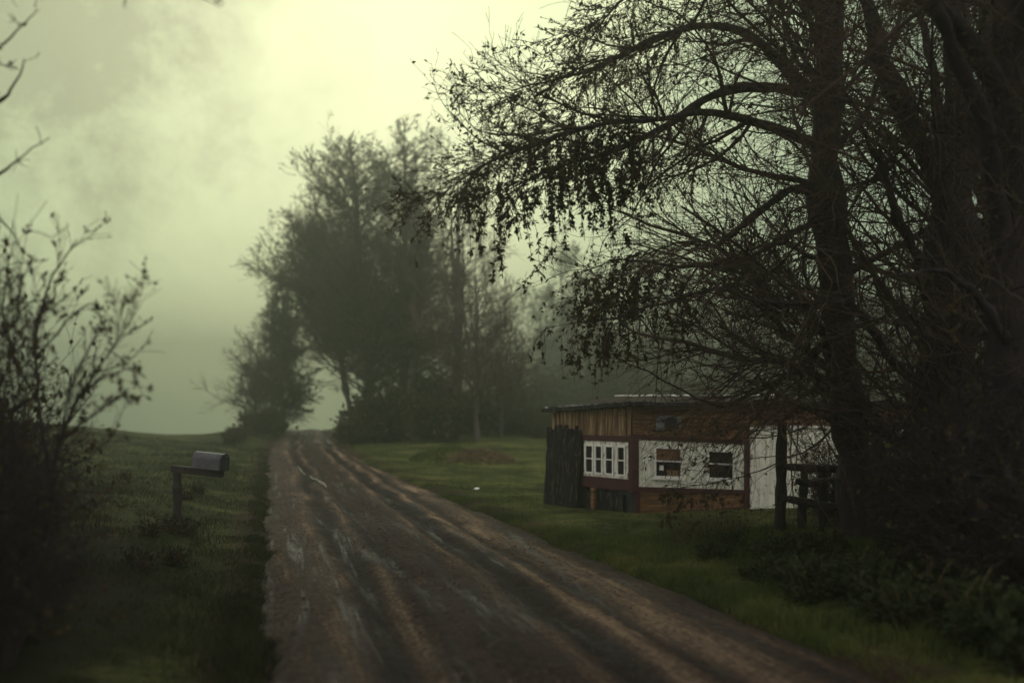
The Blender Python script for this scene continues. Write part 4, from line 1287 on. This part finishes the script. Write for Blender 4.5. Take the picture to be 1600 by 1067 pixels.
# small white scrap on the lawn
x, y = gx(745, 25.5), 25.5
g = Geo(); z = H(x, y) + .03
g.add([(x - .08, y - .04, z), (x + .07, y - .05, z + .01), (x + .07, y + .05, z + .03), (x - .02, y + .02, z + .05), (x - .07, y + .05, z + .02), (x, y, z - .06)],
      None, [[0, 1, 3], [1, 2, 3], [3, 4, 0], [2, 4, 3], [0, 5, 1], [1, 5, 2], [2, 5, 4], [4, 5, 0]])
tag(g.build('paper_scrap', M['litter']), 'small white scrap of litter lying on the lawn', 'litter')

# ------------------------------------------------------------------ haze
HZC = (.262, .302, .245, 1)
hm = bpy.data.materials.new('haze_air'); hm.use_nodes = True
nt = hm.node_tree; nt.nodes.clear()
out = nt.nodes.new('ShaderNodeOutputMaterial'); pv = nt.nodes.new('ShaderNodeVolumePrincipled')
pv.inputs['Color'].default_value = HZC; pv.inputs['Density'].default_value = .0064; pv.inputs['Anisotropy'].default_value = .6
nt.links.new(pv.outputs[0], out.inputs['Volume'])
g = Geo(); g.box((-240, -60, -8.6), (480, 0, 0), (0, 365, 0), (0, 0, 8.6 + 24)); tag(g.build('haze', hm), kind='stuff')

# ------------------------------------------------------------------ sky and light
SUN_EL, SUN_AZ = R(24), R(-11)            # azimuth from +Y towards +X
w = bpy.data.worlds.new('World'); SC.world = w; w.use_nodes = True
nt = w.node_tree; bg = nt.nodes['Background']
sky = nt.nodes.new('ShaderNodeTexSky'); sky.sky_type = 'NISHITA'; sky.sun_disc = False
sky.sun_elevation = SUN_EL; sky.sun_rotation = SUN_AZ; sky.air_density = 1; sky.dust_density = 4
tc = nt.nodes.new('ShaderNodeTexCoord')
GA = R(-11)
sd = (sin(GA) * cos(R(19)), cos(GA) * cos(R(19)), sin(R(19)))
dot = nd(nt, 'ShaderNodeVectorMath', _operation='DOT_PRODUCT'); dot.inputs[1].default_value = sd
nt.links.new(tc.outputs['Generated'], dot.inputs[0])
n1 = nd(nt, 'ShaderNodeTexNoise', Scale=3.2, Detail=9, Roughness=.62, Distortion=.6)
nt.links.new(tc.outputs['Generated'], n1.inputs['Vector'])
# overcast veil, bright round the hidden sun, broken by drifting cloud
ma = nd(nt, 'ShaderNodeMath', _operation='MULTIPLY_ADD'); ma.inputs[1].default_value = .16; ma.inputs[2].default_value = -.08
nt.links.new(n1.outputs['Fac'], ma.inputs[0])
ad_ = nd(nt, 'ShaderNodeMath', _operation='ADD'); nt.links.new(dot.outputs['Value'], ad_.inputs[0]); nt.links.new(ma.outputs[0], ad_.inputs[1])
veil = ramp(nt, ad_.outputs[0], [(0.0, (25, 23, 22)), (.30, (13.0, 12.2, 12.0)), (.54, (12.0, 11.4, 11.0)), (.70, (2.9, 3.95, 3.2)), (.83, (4.7, 6.2, 4.3)), (.925, (9.0, 10.7, 6.4)), (.98, (13.0, 14.4, 8.2))])  # start of the ramp brightened behind the camera as added fill for the shed
# darkening painted into the sky high on the left, broken up like cloud
d2 = Vector(at(40, 30, 1.0)) - Vector((0, 0, CAM_H)); d2.normalize()
dot2 = nd(nt, 'ShaderNodeVectorMath', _operation='DOT_PRODUCT'); dot2.inputs[1].default_value = d2
nt.links.new(tc.outputs['Generated'], dot2.inputs[0])
n2 = nd(nt, 'ShaderNodeTexNoise', Scale=14, Detail=12, Roughness=.72, Distortion=.2)
nt.links.new(tc.outputs['Generated'], n2.inputs['Vector'])
m3 = nd(nt, 'ShaderNodeMath', _operation='MULTIPLY_ADD'); m3.inputs[1].default_value = .07; m3.inputs[2].default_value = -.035
nt.links.new(n2.outputs['Fac'], m3.inputs[0])
a3 = nd(nt, 'ShaderNodeMath', _operation='ADD'); nt.links.new(dot2.outputs['Value'], a3.inputs[0]); nt.links.new(m3.outputs[0], a3.inputs[1])
bank = ramp(nt, a3.outputs[0], [(.94, (1, 1, 1)), (.972, (.84, .88, .85)), (.99, (.58, .62, .59)), (1.0, (.40, .42, .40))])
mul = nd(nt, 'ShaderNodeMixRGB', Fac=1.0, _blend_type='MULTIPLY')
nt.links.new(veil.outputs[0], mul.inputs[1]); nt.links.new(bank.outputs[0], mul.inputs[2])
mix = nd(nt, 'ShaderNodeMixRGB', Fac=.08)
nt.links.new(mul.outputs[0], mix.inputs[1]); nt.links.new(sky.outputs[0], mix.inputs[2])
nt.links.new(mix.outputs[0], bg.inputs['Color'])
bg.inputs['Strength'].default_value = .1
ls = bpy.data.lights.new('sun', 'SUN'); ls.energy = 1.0; ls.angle = R(14); ls.color = (1, .95, .78)
so = bpy.data.objects.new('sun', ls); COL.objects.link(so)
so.rotation_euler = Vector((sin(SUN_AZ) * cos(SUN_EL), cos(SUN_AZ) * cos(SUN_EL), sin(SUN_EL))).to_track_quat('Z', 'Y').to_euler()

# ------------------------------------------------------------------ camera
cd = bpy.data.cameras.new('camera'); co = bpy.data.objects.new('camera', cd); COL.objects.link(co)
co.location = (0, 0, CAM_H); co.rotation_euler = (pi / 2, 0, 0)
cd.sensor_width = 36; cd.lens = F / 1600 * 36; cd.shift_y = (HZ - 533.5) / 1600; cd.clip_end = 2000; cd.clip_start = .05
cd.dof.use_dof = True; cd.dof.focus_distance = 15.5; cd.dof.aperture_fstop = .5
SC.camera = co
vs = SC.view_settings
vs.view_transform = 'Standard'; vs.look = 'None'; vs.gamma = 1; vs.exposure = -.22; vs.use_curve_mapping = False
SC.cycles.use_denoising = True
SC.cycles.max_bounces = 4; SC.cycles.diffuse_bounces = 2; SC.cycles.volume_bounces = 1; SC.cycles.transmission_bounces = 2
